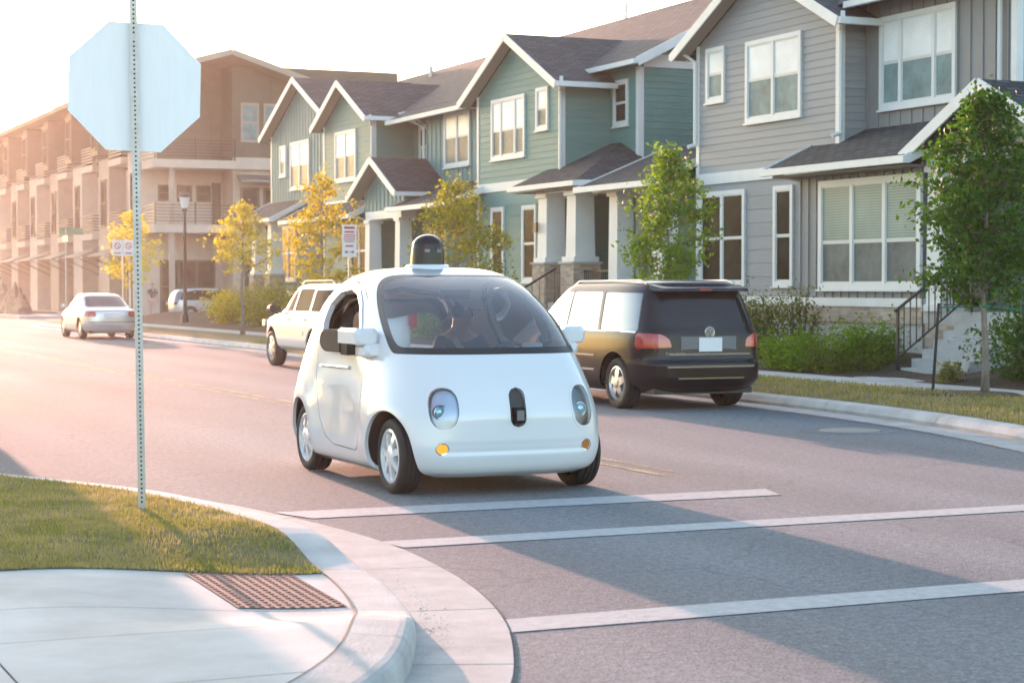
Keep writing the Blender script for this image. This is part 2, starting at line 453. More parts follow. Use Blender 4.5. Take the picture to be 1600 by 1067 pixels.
class MB:
    """Collects simple solids; build() links them as ONE mesh object."""
    def __init__(s, f=None):
        s.v = []; s.f = []; s.T = f
    def _add(s, vs, fs):
        b = len(s.v)
        s.v += [s.T(*q) if s.T else tuple(q) for q in vs]
        s.f += [tuple(i + b for i in q) for q in fs]
        return s
    def box(s, x0, x1, y0, y1, z0, z1):
        v = [(x0, y0, z0), (x1, y0, z0), (x1, y1, z0), (x0, y1, z0), (x0, y0, z1), (x1, y0, z1), (x1, y1, z1), (x0, y1, z1)]
        return s._add(v, [(0, 3, 2, 1), (4, 5, 6, 7), (0, 1, 5, 4), (1, 2, 6, 5), (2, 3, 7, 6), (3, 0, 4, 7)])
    def slab(s, pts, t):
        """Plate: polygon pts (ccw seen from its outer side) thickened inwards by t."""
        P = [Vector(p) for p in pts]
        n = (P[1] - P[0]).cross(P[2] - P[0]).normalized()
        k = len(P)
        v = [tuple(p) for p in P] + [tuple(p - n * t) for p in P]
        f = [tuple(range(k)), tuple(range(2 * k - 1, k - 1, -1))]
        f += [(i, i + k, (i + 1) % k + k, (i + 1) % k) for i in range(k)]
        return s._add(v, f)
    def bar(s, p, q, w, h, up=(0, 0, 1)):
        p, q = Vector(p), Vector(q)
        d = (q - p).normalized(); up = Vector(up)
        a = d.cross(up)
        if a.length < 1e-4: a = d.cross(Vector((1, 0, 0)))
        a.normalize(); b = a.cross(d)
        a *= w / 2; b *= h / 2
        v = [tuple(e + i * a + j * b) for e in (p, q) for i, j in ((-1, -1), (1, -1), (1, 1), (-1, 1))]
        return s._add(v, [(0, 1, 2, 3), (7, 6, 5, 4), (0, 4, 5, 1), (1, 5, 6, 2), (2, 6, 7, 3), (3, 7, 4, 0)])
    def tube(s, pts, rad, n=8, caps=True):
        P = [Vector(p) for p in pts]
        rs = rad if hasattr(rad, '__len__') else [rad] * len(P)
        vs = []; fs = []
        ref = None
        for i, p in enumerate(P):
            d = (P[min(i + 1, len(P) - 1)] - P[max(i - 1, 0)]).normalized()
            if ref is None:
                ref = d.orthogonal().normalized()
            a = (ref - d * ref.dot(d))
            a = a.normalized() if a.length > 1e-5 else d.orthogonal().normalized()
            ref = a
            b = d.cross(a)
            for k in range(n):
                t = 2 * math.pi * k / n
                vs.append(tuple(p + (a * math.cos(t) + b * math.sin(t)) * rs[i]))
        for i in range(len(P) - 1):
            for k in range(n):
                fs.append((i * n + k, i * n + (k + 1) % n, (i + 1) * n + (k + 1) % n, (i + 1) * n + k))
        if caps:
            fs.append(tuple(range(n - 1, -1, -1)))
            fs.append(tuple((len(P) - 1) * n + k for k in range(n)))
        return s._add(vs, fs)
    def lathe(s, prof, n=24, axis='z', c=(0, 0, 0), flip=False):
        """prof: (radius, height) pairs revolved about an axis through c."""
        vs = []
        for r, h in prof:
            for k in range(n):
                t = 2 * math.pi * k / n
                a, b = r * math.cos(t), r * math.sin(t)
                q = {'z': (a, b, h), 'y': (a, h, b), 'x': (h, a, b)}[axis]
                vs.append((q[0] + c[0], q[1] + c[1], q[2] + c[2]))
        fs = []
        for i in range(len(prof) - 1):
            for k in range(n):
                q = (i * n + k, i * n + (k + 1) % n, (i + 1) * n + (k + 1) % n, (i + 1) * n + k)
                fs.append(q[::-1] if flip else q)
        return s._add(vs, fs)
    def build(s, name, material, parent=None, smooth=False, local=False):
        return add_mesh(name, s.v, s.f, material, parent, smooth, local)

def struct(o):
    o['kind'] = 'structure'
    return o

def stuff(o):
    o['kind'] = 'stuff'
    return o

def pchip(x, y, xi):
    x = np.array(x, float); y = np.array(y, float); h = np.diff(x); d = np.diff(y) / h
    m = np.zeros_like(y); m[0] = d[0]; m[-1] = d[-1]
    for i in range(1, len(x) - 1):
        if d[i - 1] * d[i] > 0:
            w1 = 2 * h[i] + h[i - 1]; w2 = h[i] + 2 * h[i - 1]
            m[i] = (w1 + w2) / (w1 / d[i - 1] + w2 / d[i])
    k = np.clip(np.searchsorted(x, xi) - 1, 0, len(x) - 2); t = (xi - x[k]) / h[k]
    return (1 + 2 * t) * (1 - t) ** 2 * y[k] + t * (1 - t) ** 2 * h[k] * m[k] + t * t * (3 - 2 * t) * y[k + 1] + t * t * (t - 1) * h[k] * m[k + 1]

def smooth_line(pts, step):
    """Catmull-Rom through 2-D or 3-D points, resampled at about step metres."""
    P = [np.array(p, float) for p in pts]
    out = []
    for i in range(len(P) - 1):
        p0 = P[max(i - 1, 0)]; p1 = P[i]; p2 = P[i + 1]; p3 = P[min(i + 2, len(P) - 1)]
        n = max(1, int(round(np.linalg.norm((p2 - p1)[:2]) / step)))
        for k in range(n):
            t = k / n
            out.append(0.5 * ((2 * p1) + (p2 - p0) * t + (2 * p0 - 5 * p1 + 4 * p2 - p3) * t * t + (3 * p1 - p0 - 3 * p2 + p3) * t ** 3))
    out.append(P[-1])
    return np.array(out)

def text_mesh(name, body, size, material, parent, loc, rot, extrude=0.002, align='CENTER', sx=1.0):
    cu = bpy.data.curves.new(name, 'FONT')
    cu.body = body; cu.size = size; cu.extrude = extrude; cu.align_x = align; cu.align_y = 'CENTER'
    cu.resolution_u = 2
    tmp = bpy.data.objects.new('tmp', cu)
    COL.objects.link(tmp)
    bpy.context.view_layer.update()
    me = bpy.data.meshes.new_from_object(tmp.evaluated_get(bpy.context.evaluated_depsgraph_get()))
    bpy.data.objects.remove(tmp)
    me.materials.clear(); me.materials.append(MT[material])
    o = bpy.data.objects.new(name, me)
    COL.objects.link(o)
    o.parent = parent; o.location = loc; o.rotation_euler = rot; o.scale = (sx, 1, 1)
    return o
# ================================================================== GROUND
g = 1500.0
struct(add_mesh('ground', [(-g, -g, -0.03), (g, -g, -0.03), (g, g, -0.03), (-g, g, -0.03)], [(0, 1, 2, 3)], 'field'))
rd = MB()
rd._add([(-60, -30, 0), (40, -30, 0), (40, 7.5, 0), (14.9, 14, 0), (14.9, 84.5, 0), (90, 84.5, 0), (90, 99, 0), (16.5, 99, 0), (16.5, 400, 0),
         (-2, 400, 0), (-2, 19, 0), (2.4, 15.5, 0), (3.4, 12, 0), (2.5, 8, 0), (-60, 5, 0)], [tuple(range(15))])
struct(rd.build('road', 'asphalt'))

def strip(name, path, offs, zs, material, closed_ends=True, parent=None, smooth=False):
    """Sweep a cross-section (offsets to the left of travel, heights) along a 2-D path. zs: list of arrays or floats."""
    P = np.asarray(path)[:, :2]
    d = np.gradient(P, axis=0); d /= np.linalg.norm(d, axis=1)[:, None]
    nrm = np.stack([-d[:, 1], d[:, 0]], 1)
    k = len(offs); V = []
    for j in range(k):
        z = zs[j] if hasattr(zs[j], '__len__') else np.full(len(P), zs[j])
        q = P + nrm * offs[j]
        V.append(np.column_stack([q, z]))
    V = np.stack(V, 1).reshape(-1, 3)
    F = [(i * k + j, i * k + j + 1, (i + 1) * k + j + 1, (i + 1) * k + j) for i in range(len(P) - 1) for j in range(k - 1)]
    if closed_ends:
        F.append(tuple(range(k - 1, -1, -1))); F.append(tuple((len(P) - 1) * k + j for j in range(k)))
    return add_mesh(name, V, F, material, parent, smooth=smooth)

# near corner: kerb face line, travelling towards the camera; road lies on its left (+X side)
KN = smooth_line([(0.9, 60), (0.9, 40), (0.9, 23), (1.15, 19.4), (1.95, 17.3), (2.62, 16.0), (3.12, 15.0), (3.45, 14.2), (3.66, 13.2), (3.78, 12.3), (3.82, 11.6),
                  (3.79, 10.9), (3.66, 9.9), (3.42, 8.9), (3.08, 8.0), (2.7, 7.25), (2.1, 6.5), (1.3, 5.95), (0.3, 5.6), (-2, 5.4), (-30, 5.2)], 0.2)
def ramp_w(y):
    """1 where the kerb is dropped for the crossing, 0 elsewhere."""
    y = np.asarray(y, float)
    a = np.clip((11.75 - y) / 1.25, 0, 1); b = np.clip((y - 8.15) / 0.95, 0, 1)
    w = np.minimum(a, b)
    return w * w * (3 - 2 * w)
def near_h(x, y):
    w = np.where(np.asarray(x) > 2.0, ramp_w(y), 0)
    return 0.135 * (1 - w) + 0.016 * w
hk = near_h(KN[:, 0], KN[:, 1])
def cut_path(P, lo, hi):
    return [i for i in range(len(P)) if lo <= i <= hi]
# kerb and gutter cast in lengths with joints between them
arc = np.concatenate([[0], np.cumsum(np.linalg.norm(np.diff(KN, axis=0), axis=1))])
i0 = int(np.argmin(np.abs(KN[:, 1] - 20)))
near_kerb = struct(empty('near_kerb', (3.6, 11, 0)))
near_gutter = struct(empty('near_gutter', (3.9, 11, 0)))
marks = [0, i0]
for yj in (16.6, 14.9, 13.0, 10.5, 9.05, 7.9, 6.9):
    marks.append(int(np.argmin(np.abs(KN[:, 1] - yj) + (KN[:, 0] < 1.5) * 50)))
marks += [int(np.argmin(np.abs(KN[:, 0] + x0) + (KN[:, 1] > 7) * 50)) for x0 in (-1.2, 2, 8)] + [len(KN) - 1]
for a, b in zip(marks[:-1], marks[1:]):
    if b - a < 2: continue
    p = KN[a:b + 1].copy(); h = hk[a:b + 1]
    if np.linalg.norm(p[1] - p[0]) > 0.02:
        p[0] += (p[1] - p[0]) / np.linalg.norm(p[1] - p[0]) * 0.005; p[-1] -= (p[-1] - p[-2]) / np.linalg.norm(p[-1] - p[-2]) * 0.005
    s = np.clip(h / 0.135, 0.12, 1)
    strip('kerb_length', p, [0.012, 0.006, 0.0, -0.014, -0.034, -0.062, -0.10, -0.27, -0.27], [h * 0 + 0.0, h * .4, h * 0.66, h * .84, h * .94, h * .985, h, h + 0.012 * s, h * 0 - .01], 'kerb', parent=near_kerb)
    strip('gutter_length', p, [0.46, 0.455, 0.0, 0.0], [-0.01, 0.012, 0.008, -0.01], 'gutter', parent=near_gutter)
strip('seam', KN, [0.474, 0.463], [0.004, 0.006], 'seam', False, parent=near_gutter)
strip('seam', KN, [-0.268, -0.279], [hk + 0.013, hk + 0.012], 'seam', False, parent=near_kerb)

# lawn and pavement behind the near kerb
bk = KN + 0
dK = np.gradient(KN, axis=0); dK /= np.linalg.norm(dK, axis=1)[:, None]
BK = KN - np.stack([-dK[:, 1], dK[:, 0]], 1) * 0.272
def grass_front(x):
    return 10.40 + 0.02 * np.sin(np.asarray(x) * 1.3)
def back_x(y):
    """kerb back edge as x for a given y, on the lawn and crossing side"""
    m = BK[:, 1] > 6.2
    o = np.argsort(BK[m, 1])
    return np.interp(y, BK[m, 1][o], BK[m, 0][o])
def back_y(x):
    m = (BK[:, 1] < 9.4)
    o = np.argsort(BK[m, 0])
    return np.interp(x, BK[m, 0][o], BK[m, 1][o])
def walk_z(x, y):
    x = np.asarray(x, float); y = np.asarray(y, float)
    d = np.clip(back_x(np.clip(y, 6.3, 13)) - x, 0, 9)
    t = np.clip(1 - d / 1.7, 0, 1); t = t * t * (3 - 2 * t)
    w = ramp_w(y)
    return 0.143 - t * w * 0.118
# paving slabs: rows across the crossing approach, each slab an object
walk = struct(empty('near_pavement', (0, 9, 0)))
rows = [(9.17, None), (8.3, 9.17), (7.2, 8.3), (6.1, 7.2)]
xs_cut = [-7.0, -5.4, -3.8, -2.2, -0.5, 1.25, 9]
for ya, yb in rows:
    for xa, xb in zip(xs_cut[:-1], xs_cut[1:]):
        nx, ny = 26, 16
        V = []; F = []
        for i in range(nx + 1):
            for j in range(ny + 1):
                fx = i / nx; fy = j / ny
                top_ = (lambda x: grass_front(x)) if yb is None else (lambda x: yb)
                if xb < 9:
                    x = xa + .004 + (xb - xa - .008) * fx
                    y0 = max(ya + .004, float(back_y(x)) ) if x > -40 else ya
                    y1 = float(top_(x)) - (.004 if yb else -.01)
                    y = y0 + (max(y1, y0 + .001) - y0) * fy
                else:
                    y = ya + .5; x = 2.5
                    for it in range(8):
                        y1 = float(top_(x)) - (.004 if yb else -.01)
                        y = ya + .004 + (y1 - ya - .004) * fy
                        x = xa + .004 + (float(back_x(y)) + .006 - xa - .004) * fx
                V.append((x, y, float(walk_z(x, y))))
        for i in range(nx):
            for j in range(ny):
                a = i * (ny + 1) + j
                F.append((a, a + ny + 1, a + ny + 2, a + 1))
        add_mesh('paving_slab', V, F, 'concrete', walk, smooth=True)
jb = MB(); jb.box(-7.2, 2.4, 6.6, 10.3, -0.02, 0.0)
jb.build('joint_bed', 'seam', walk)
V = [(x, y, float(walk_z(x, y)) - 0.012) for x in np.linspace(-7.2, 1.3, 18) for y in np.linspace(6.3, 11.3, 24)]
# tactile pad with truncated domes
pad = empty('tactile_paving', (3.05, 9.8, 0.05), 0, 'brick red tactile paving pad with rows of raised domes on the corner ramp', 'tactile paving')
c4 = [np.array(c) for c in ((2.64, 10.34), (3.27, 10.36), (3.21, 9.24), (2.63, 9.23))]
def padpt(u, v):
    q = (c4[0] * (1 - u) + c4[1] * u) * (1 - v) + (c4[3] * (1 - u) + c4[2] * u) * v
    return q
V = []; F = []
n1, n2 = 10, 22
for j in range(n2 + 1):
    for i in range(n1 + 1):
        q = padpt(i / n1, j / n2)
        V.append((q[0], q[1], float(walk_z(*q)) + 0.006))
for j in range(n2):
    for i in range(n1):
        a = j * (n1 + 1) + i
        F.append((a, a + n1 + 1, a + n1 + 2, a + 1))
add_mesh('pad_plate', V, F, 'pad', pad)
dm = MB()
for j in range(17):
    for i in range(11):
        q = padpt((i + .5) / 11, (j + .5) / 17)
        dm.lathe([(0.0165, 0.0), (0.014, 0.004), (0.009, 0.005), (0.0005, 0.0053)], 8, 'z', (q[0], q[1], float(walk_z(*q)) + 0.006))
stuff(dm.build('domes', 'pad', pad))

# lawn surface
def lawn_z(x, y):
    d = np.clip(back_x(np.clip(y, 6.3, 60)) - x, 0, None)
    return walk_z(x, y) + 0.006 + 0.025 * (1 - np.exp(-d * 0.8)) * np.clip((y - grass_front(x)) * 2, 0, 1)
nx, ny = 60, 60
V = []; F = []
for j in range(ny + 1):
    y = 10.35 + (24 - 10.35) * (j / ny) ** 1.3
    xe = float(back_x(max(y, 10.35)))
    for i in range(nx + 1):
        x = -14 + (xe + 14) * (i / nx) ** 0.6
        yy = max(y, float(grass_front(x)) + .0)
        d = max(0, xe - x)
        V.append((x, yy, float(lawn_z(x, yy))))
for j in range(ny):
    for i in range(nx):
        a = j * (nx + 1) + i
        F.append((a, a + 1, a + nx + 2, a + nx + 1))
lawn = struct(add_mesh('near_lawn', V, F, 'turf', smooth=True))
LV = np.array(V).reshape(ny + 1, nx + 1, 3)
def blades(name, pts, hmin, hmax, width, material='grass', lean=0.6, parent=None):
    n = len(pts)
    a = rng.uniform(0, 2 * np.pi, n); h = rng.uniform(hmin, hmax, n); ln = rng.uniform(0.1, lean, n) * h
    la = rng.uniform(0, 2 * np.pi, n)
    s = np.stack([np.cos(a), np.sin(a), np.zeros(n)], 1) * (width * rng.uniform(.6, 1.3, n))[:, None]
    l = np.stack([np.cos(la) * ln, np.sin(la) * ln, h], 1)
    m = l * np.array([0.4, 0.4, 0.6])
    V = np.stack([pts - s, pts + s, pts + m + s * .7, pts + m - s * .7, pts + l], 1).reshape(-1, 3)
    b = np.arange(n)[:, None] * 5
    F = np.concatenate([b + np.array([[0, 1, 2]]), b + np.array([[0, 2, 3]]), b + np.array([[3, 2, 4]])], 0)
    return add_mesh(name, V, F, material, parent, uv=False)
def vnoise(x, y, s, seed=0):
    r = np.random.default_rng(seed); g_ = r.random((64, 64))
    u = x * s; v = y * s; i = np.floor(u).astype(int); j = np.floor(v).astype(int); fu = u - i; fv = v - j
    fu = fu * fu * (3 - 2 * fu); fv = fv * fv * (3 - 2 * fv)
    G_ = lambda a, b: g_[a % 64, b % 64]
    return (G_(i, j) * (1 - fu) + G_(i + 1, j) * fu) * (1 - fv) + (G_(i, j + 1) * (1 - fu) + G_(i + 1, j + 1) * fu) * fv
n = 190000
x = rng.uniform(-2.2, 3.75, n); y = 10.35 + (17.6 - 10.35) * rng.uniform(0, 1, n) ** 1.25
ok = (x < back_x(y) - 0.02 + rng.normal(0, .012, n)) & (y > grass_front(x) - 0.015 + rng.normal(0, .012, n))
ok &= rng.random(n) < 0.35 + 0.9 * vnoise(x, y, 2.2, 3)
x, y = x[ok], y[ok]
stuff(tag(blades('lawn_grass', np.stack([x, y, lawn_z(x, y)], 1), 0.010, 0.034, 0.0028), 'short patchy green and straw coloured lawn on the near street corner', 'grass'))

# ---- far side: kerb, verge, pavement, beds
KF = smooth_line([(40, 5.2), (18, 5.5), (14.6, 7.2), (12.9, 9.6), (12.35, 12.0), (12.55, 13.8), (12.98, 15.4), (13.42, 16.9), (13.78, 18.6), (14.02, 20.5), (14.15, 23),
                  (14.2, 30), (14.25, 45), (14.3, 60), (14.3, 76), (14.5, 80.5), (15.6, 83.6), (18.5, 84.8), (30, 85), (60, 85)], 0.4)
far_kerb = struct(empty('far_kerb', (14.2, 30, 0)))
far_gutter = struct(empty('far_gutter', (14.0, 30, 0)))
arcf = np.concatenate([[0], np.cumsum(np.linalg.norm(np.diff(KF, axis=0), axis=1))])
stops = [0]
for L_ in np.arange(20, arcf[-1], 3.05):
    stops.append(int(np.argmin(np.abs(arcf - L_))))
stops.append(len(KF) - 1)
for a, b in zip(stops[:-1], stops[1:]):
    if b - a < 1: continue
    p = KF[a:b + 1].copy()
    u0 = (p[1] - p[0]); u0 /= np.linalg.norm(u0); u1 = (p[-1] - p[-2]); u1 /= np.linalg.norm(u1)
    p[0] += u0 * .006; p[-1] -= u1 * .006
    strip('kerb_length', p, [0.0, 0.015, -0.03, -0.08, -0.2, -0.2], [0.0, 0.05, 0.12, 0.14, 0.145, -.01], 'kerb', parent=far_kerb)
    strip('gutter_length', p, [0.5, 0.495, 0.0, 0.0], [-0.01, 0.012, 0.008, -0.01], 'gutter', parent=far_gutter)
strip('seam', KF, [0.525, 0.503], [0.004, 0.006], 'seam', False, parent=far_gutter)
# the verge is grass between kerb and pavement
dF = np.gradient(KF, axis=0); dF /= np.linalg.norm(dF, axis=1)[:, None]
VB = KF - np.stack([-dF[:, 1], dF[:, 0]], 1) * 0.2
sel = (KF[:, 1] > 13.5) & (KF[:, 0] < 16.85) & (KF[:, 1] < 84.5)
vb = VB[sel]
V = []; F = []
for q in vb:
    xe = max(16.85, q[0] + .05)
    for k in range(5):
        t = k / 4
        V.append((q[0] + (xe - q[0]) * t, q[1], 0.14 + 0.05 * math.sin(math.pi * t) + 0.012 * t))
for i in range(len(vb) - 1):
    for k in range(4):
        a = i * 5 + k
        F.append((a, a + 1, a + 6, a + 5))
struct(add_mesh('far_verge', V, F, 'turf', smooth=True))
def verge_x(y):
    return np.interp(y, vb[:, 1], vb[:, 0])
n = 60000
y = 15 + (50 - 15) * rng.random(n) ** 1.9; x = rng.uniform(13, 16.9, n)
ok = (x > verge_x(y) - 0.01 + rng.normal(0, .015, n)) & (x < 16.86 + rng.normal(0, .03, n)) & (rng.random(n) < .3 + vnoise(x, y, 1.3, 5))
x, y = x[ok], y[ok]
t = np.clip((x - verge_x(y)) / (16.85 - verge_x(y)), 0, 1)
stuff(tag(blades('verge_grass', np.stack([x, y, 0.14 + 0.05 * np.sin(np.pi * t) + .012 * t], 1), 0.02, 0.065, 0.006), 'strip of short yellow green grass between far kerb and pavement', 'grass'))
far_walk = struct(empty('far_pavement', (17.4, 30, 0)))
yy = 8.0
while yy < 84:
    b = MB(); b.box(16.87, 18.06, yy + .006, yy + 1.5 - .006, 0.0, 0.152 + random.uniform(-.002, .002))
    b.build('paving_slab', 'concrete', far_walk)
    yy += 1.5
# planting beds up to the house fronts, rising gently
V = []; F = []
ys = np.linspace(8, 84, 120)
for y_ in ys:
    for k, (x_, z_) in enumerate(((18.07, 0.13), (18.6, 0.2), (19.6, 0.34), (20.6, 0.5), (23, 0.55), (45, 0.55))):
        V.append((x_, y_, z_ + 0.03 * math.sin(y_ * 2.1 + k)))
for i in range(len(ys) - 1):
    for k in range(5):
        a = i * 6 + k
        F.append((a, a + 1, a + 7, a + 6))
struct(add_mesh('planting_bed', V, F, 'mulch', smooth=True))
# block beyond the side street
struct(MB().box(16.9, 90, 99.2, 300, -0.02, 0.13).build('corner_pavement', 'concrete'))
struct(MB().box(16.9, 20.5, 108, 290, 0.135, 0.19).build('far_block_verge', 'soil'))
# near left side of the street, out of the picture
struct(MB().box(-40, 0.6, 24.2, 300, -0.01, 0.14).build('near_verge', 'turf'))

# ---- road markings
def line(name, pts, m):
    return struct(add_mesh(name, [(p[0], p[1], 0.0045) for p in pts], [tuple(range(len(pts)))], m))
line('crosswalk_line', [(4.27, 13.06), (8.15, 13.02), (8.28, 13.46), (4.12, 13.52)], 'paint')
line('crosswalk_line', [(4.32, 11.36), (12.3, 11.36), (12.3, 11.69), (4.28, 11.69)], 'paint')
line('crosswalk_line', [(3.70, 8.36), (13.2, 8.36), (13.2, 8.70), (3.82, 8.70)], 'paint')
for dx in (0.0, 0.24):
    yl = [(8.02 + dx, 14.4 + 2 * dx), (8.10 + dx, 14.4 + 2 * dx), (8.10 + dx, 300), (8.02 + dx, 300)]
    line('yellow_line', yl, 'yellow')
# manhole cover with concrete collar in the far lane
mh = empty('manhole_cover', (12.5, 18.5, 0), 0, 'round iron manhole cover set in a pale worn collar near far kerb', 'manhole cover')
MB().lathe([(0.56, 0.003), (0.55, 0.006), (0.36, 0.008)], 40, 'z', (12.5, 18.5, 0), flip=True).build('collar', 'asphalt', mh)
MB().lathe([(0.35, 0.005), (0.345, 0.011), (0.30, 0.012), (0.28, 0.009), (0.16, 0.009), (0.14, 0.012), (0.0, 0.012)], 32, 'z', (12.5, 18.5, 0), flip=True).build('lid', 'tin', mh)
# grit washed into the gutter by the ramp
mb = MB()
for k in range(700):
    if k < 330:
        t = rng.normal(0, 1); yy = 8.6 + 0.8 * t
        xx = float(back_x(max(yy, 6.4))) + 0.34 + abs(rng.normal(0, 0.14))
    else:
        i = rng.integers(0, len(KN)); yy = KN[i, 1]; xx = KN[i, 0] + 0.47 + rng.normal(0, .03)
        if not 6 < yy < 15: continue
    s = rng.uniform(.002, .0045) if k % 70 else rng.uniform(.006, .011)
    a = rng.uniform(0, 6.28); z = 0.009
    c, d = math.cos(a) * s, math.sin(a) * s
    mb._add([(xx - c, yy - d, z), (xx + d, yy - c, z), (xx + c, yy + d, z), (xx - d, yy + c, z), (xx + c * .2, yy, z + s * .9)],
            [(0, 1, 4), (1, 2, 4), (2, 3, 4), (3, 0, 4)])
stuff(tag(mb.build('gutter_grit', 'gravel'), 'pale grit and small stones washed into the near gutter', 'gravel'))
# ================================================================== HOUSES
# facade frames: (s along wall, d outwards, z up) -> world
def front(X):   # wall facing the street (-X), s = world Y
    return lambda s, d, z: (X - d, s, z)
def side(Y):    # wall facing the camera end (-Y), s = world X
    return lambda s, d, z: (s, Y - d, z)

UNIT = {}
def unit_mesh(key, verts, faces, material):
    k = (key, material)
    if k not in UNIT:
        me = bpy.data.meshes.new(key)
        me.from_pydata(verts, [], faces); me.update(); auto_uv(me)
        me.materials.append(MT[material])
        UNIT[k] = me
    return UNIT[k]
def put(name, me, parent, loc, scale):
    o = bpy.data.objects.new(name, me)
    COL.objects.link(o)
    o.parent = parent
    o.location = Vector(loc) - Vector(root_of(parent).location)
    o.scale = scale
    return o
BOXF = [(0, 3, 2, 1), (4, 5, 6, 7), (0, 1, 5, 4), (1, 2, 6, 5), (2, 3, 7, 6), (3, 0, 4, 7)]

def lap_rows(wall, kind, plane, span, z0, z1, step, material, single=True):
    """Overlapping boards up a wall; span(z) gives the two ends at height z."""
    t0, t1 = 0.020, 0.006
    if kind == 'front':
        v = [(-t0, 0, 0), (0, 0, 0), (0, 1, 0), (-t0, 1, 0), (-t1, 0, 1), (0, 0, 1), (0, 1, 1), (-t1, 1, 1)]
    else:
        v = [(0, -t0, 0), (1, -t0, 0), (1, 0, 0), (0, 0, 0), (0, -t1, 1), (1, -t1, 1), (1, 0, 1), (0, 0, 1)]
    me = unit_mesh('board_' + kind, v, BOXF, material)
    z = z0; mb = MB()
    while z < z1 - 0.02:
        h = min(step, z1 - z)
        a, b = span(z + h)
        if b - a > 0.15:
            if single:
                if kind == 'front': put('board', me, wall, (plane - .001, a, z), (1, b - a, h * 1.03))
                else: put('board', me, wall, (a, plane - .001, z), (b - a, 1, h * 1.03))
            else:
                q = [((x if kind != 'front' else x) , y_, zz) for x, y_, zz in v]
                if kind == 'front': q = [(plane - .001 + x, a + y_ * (b - a), z + zz * h * 1.03) for x, y_, zz in q]
                else: q = [(a + x * (b - a), plane - .001 + y_, z + zz * h * 1.03) for x, y_, zz in q]
                mb._add(q, BOXF)
        z += step
    if mb.v:
        stuff(mb.build('lap_siding', material, wall))

def battens(wall, kind, plane, a, b, z0, ztop, step, material):
    """Vertical cover strips; ztop is a height or a function of position."""
    v = [(0, 0, 0), (1, 0, 0), (1, 1, 0), (0, 1, 0), (0, 0, 1), (1, 0, 1), (1, 1, 1), (0, 1, 1)]
    me = unit_mesh('batten', v, BOXF, material)
    n = max(1, int(round((b - a) / step)))
    for k in range(n + 1):
        s = a + (b - a) * k / n
        zt = ztop(s) if callable(ztop) else ztop
        if zt - z0 < 0.1: continue
        if kind == 'front': put('batten', me, wall, (plane - .022, s - .025, z0), (.022, .05, zt - z0))
        else: put('batten', me, wall, (s - .025, plane - .022, z0), (.05, .022, zt - z0))

def window(house, T, a, b, z0, z1, lights=(1,), split=0.5, trim=0.095, up='pane_up', lo='pane_lo', proud=0.062, sill=True, frame='white', sashm='sash'):
    """Framed window: trim, mullions, sashes; panes are sub-parts. lights = relative widths."""
    f = MB(T)
    f.box(a, a + trim, 0, proud, z0, z1); f.box(b - trim, b, 0, proud, z0, z1)
    f.box(a + trim, b - trim, 0, proud, z1 - trim, z1); f.box(a + trim, b - trim, 0, proud, z0, z0 + trim)
    if sill: f.box(a - .03, b + .03, 0, proud + .03, z0 - .04, z0 - .001)
    tot = sum(lights); mul = 0.085
    w = (b - a - 2 * trim - mul * (len(lights) - 1))
    s = a + trim; cells = []
    for i, l in enumerate(lights):
        c = w * l / tot
        cells.append((s, s + c)); s += c
        if i < len(lights) - 1:
            f.box(s, s + mul, 0, proud - .004, z0 + trim, z1 - trim); s += mul
    wo = f.build('window', frame, house)
    sh = MB(T)
    for (c0, c1) in cells:
        za, zb = z0 + trim, z1 - trim
        zm = za + (zb - za) * split
        for (u0, u1, dep) in ((za, zm, .036), (zm, zb, .046)):
            sh.box(c0, c0 + .03, 0.001, dep, u0, u1); sh.box(c1 - .03, c1, 0.001, dep, u0, u1)
            sh.box(c0 + .03, c1 - .03, 0.001, dep, u0, u0 + .035); sh.box(c0 + .03, c1 - .03, 0.001, dep, u1 - .03, u1)
        MB(T).box(c0 + .03, c1 - .03, .001, .026, za + .035, zm - .03).build('pane', lo, wo)
        MB(T).box(c0 + .03, c1 - .03, .001, .034, zm + .035, zb - .03).build('pane', up, wo)
    sh.build('sash', sashm, wo)
    return wo

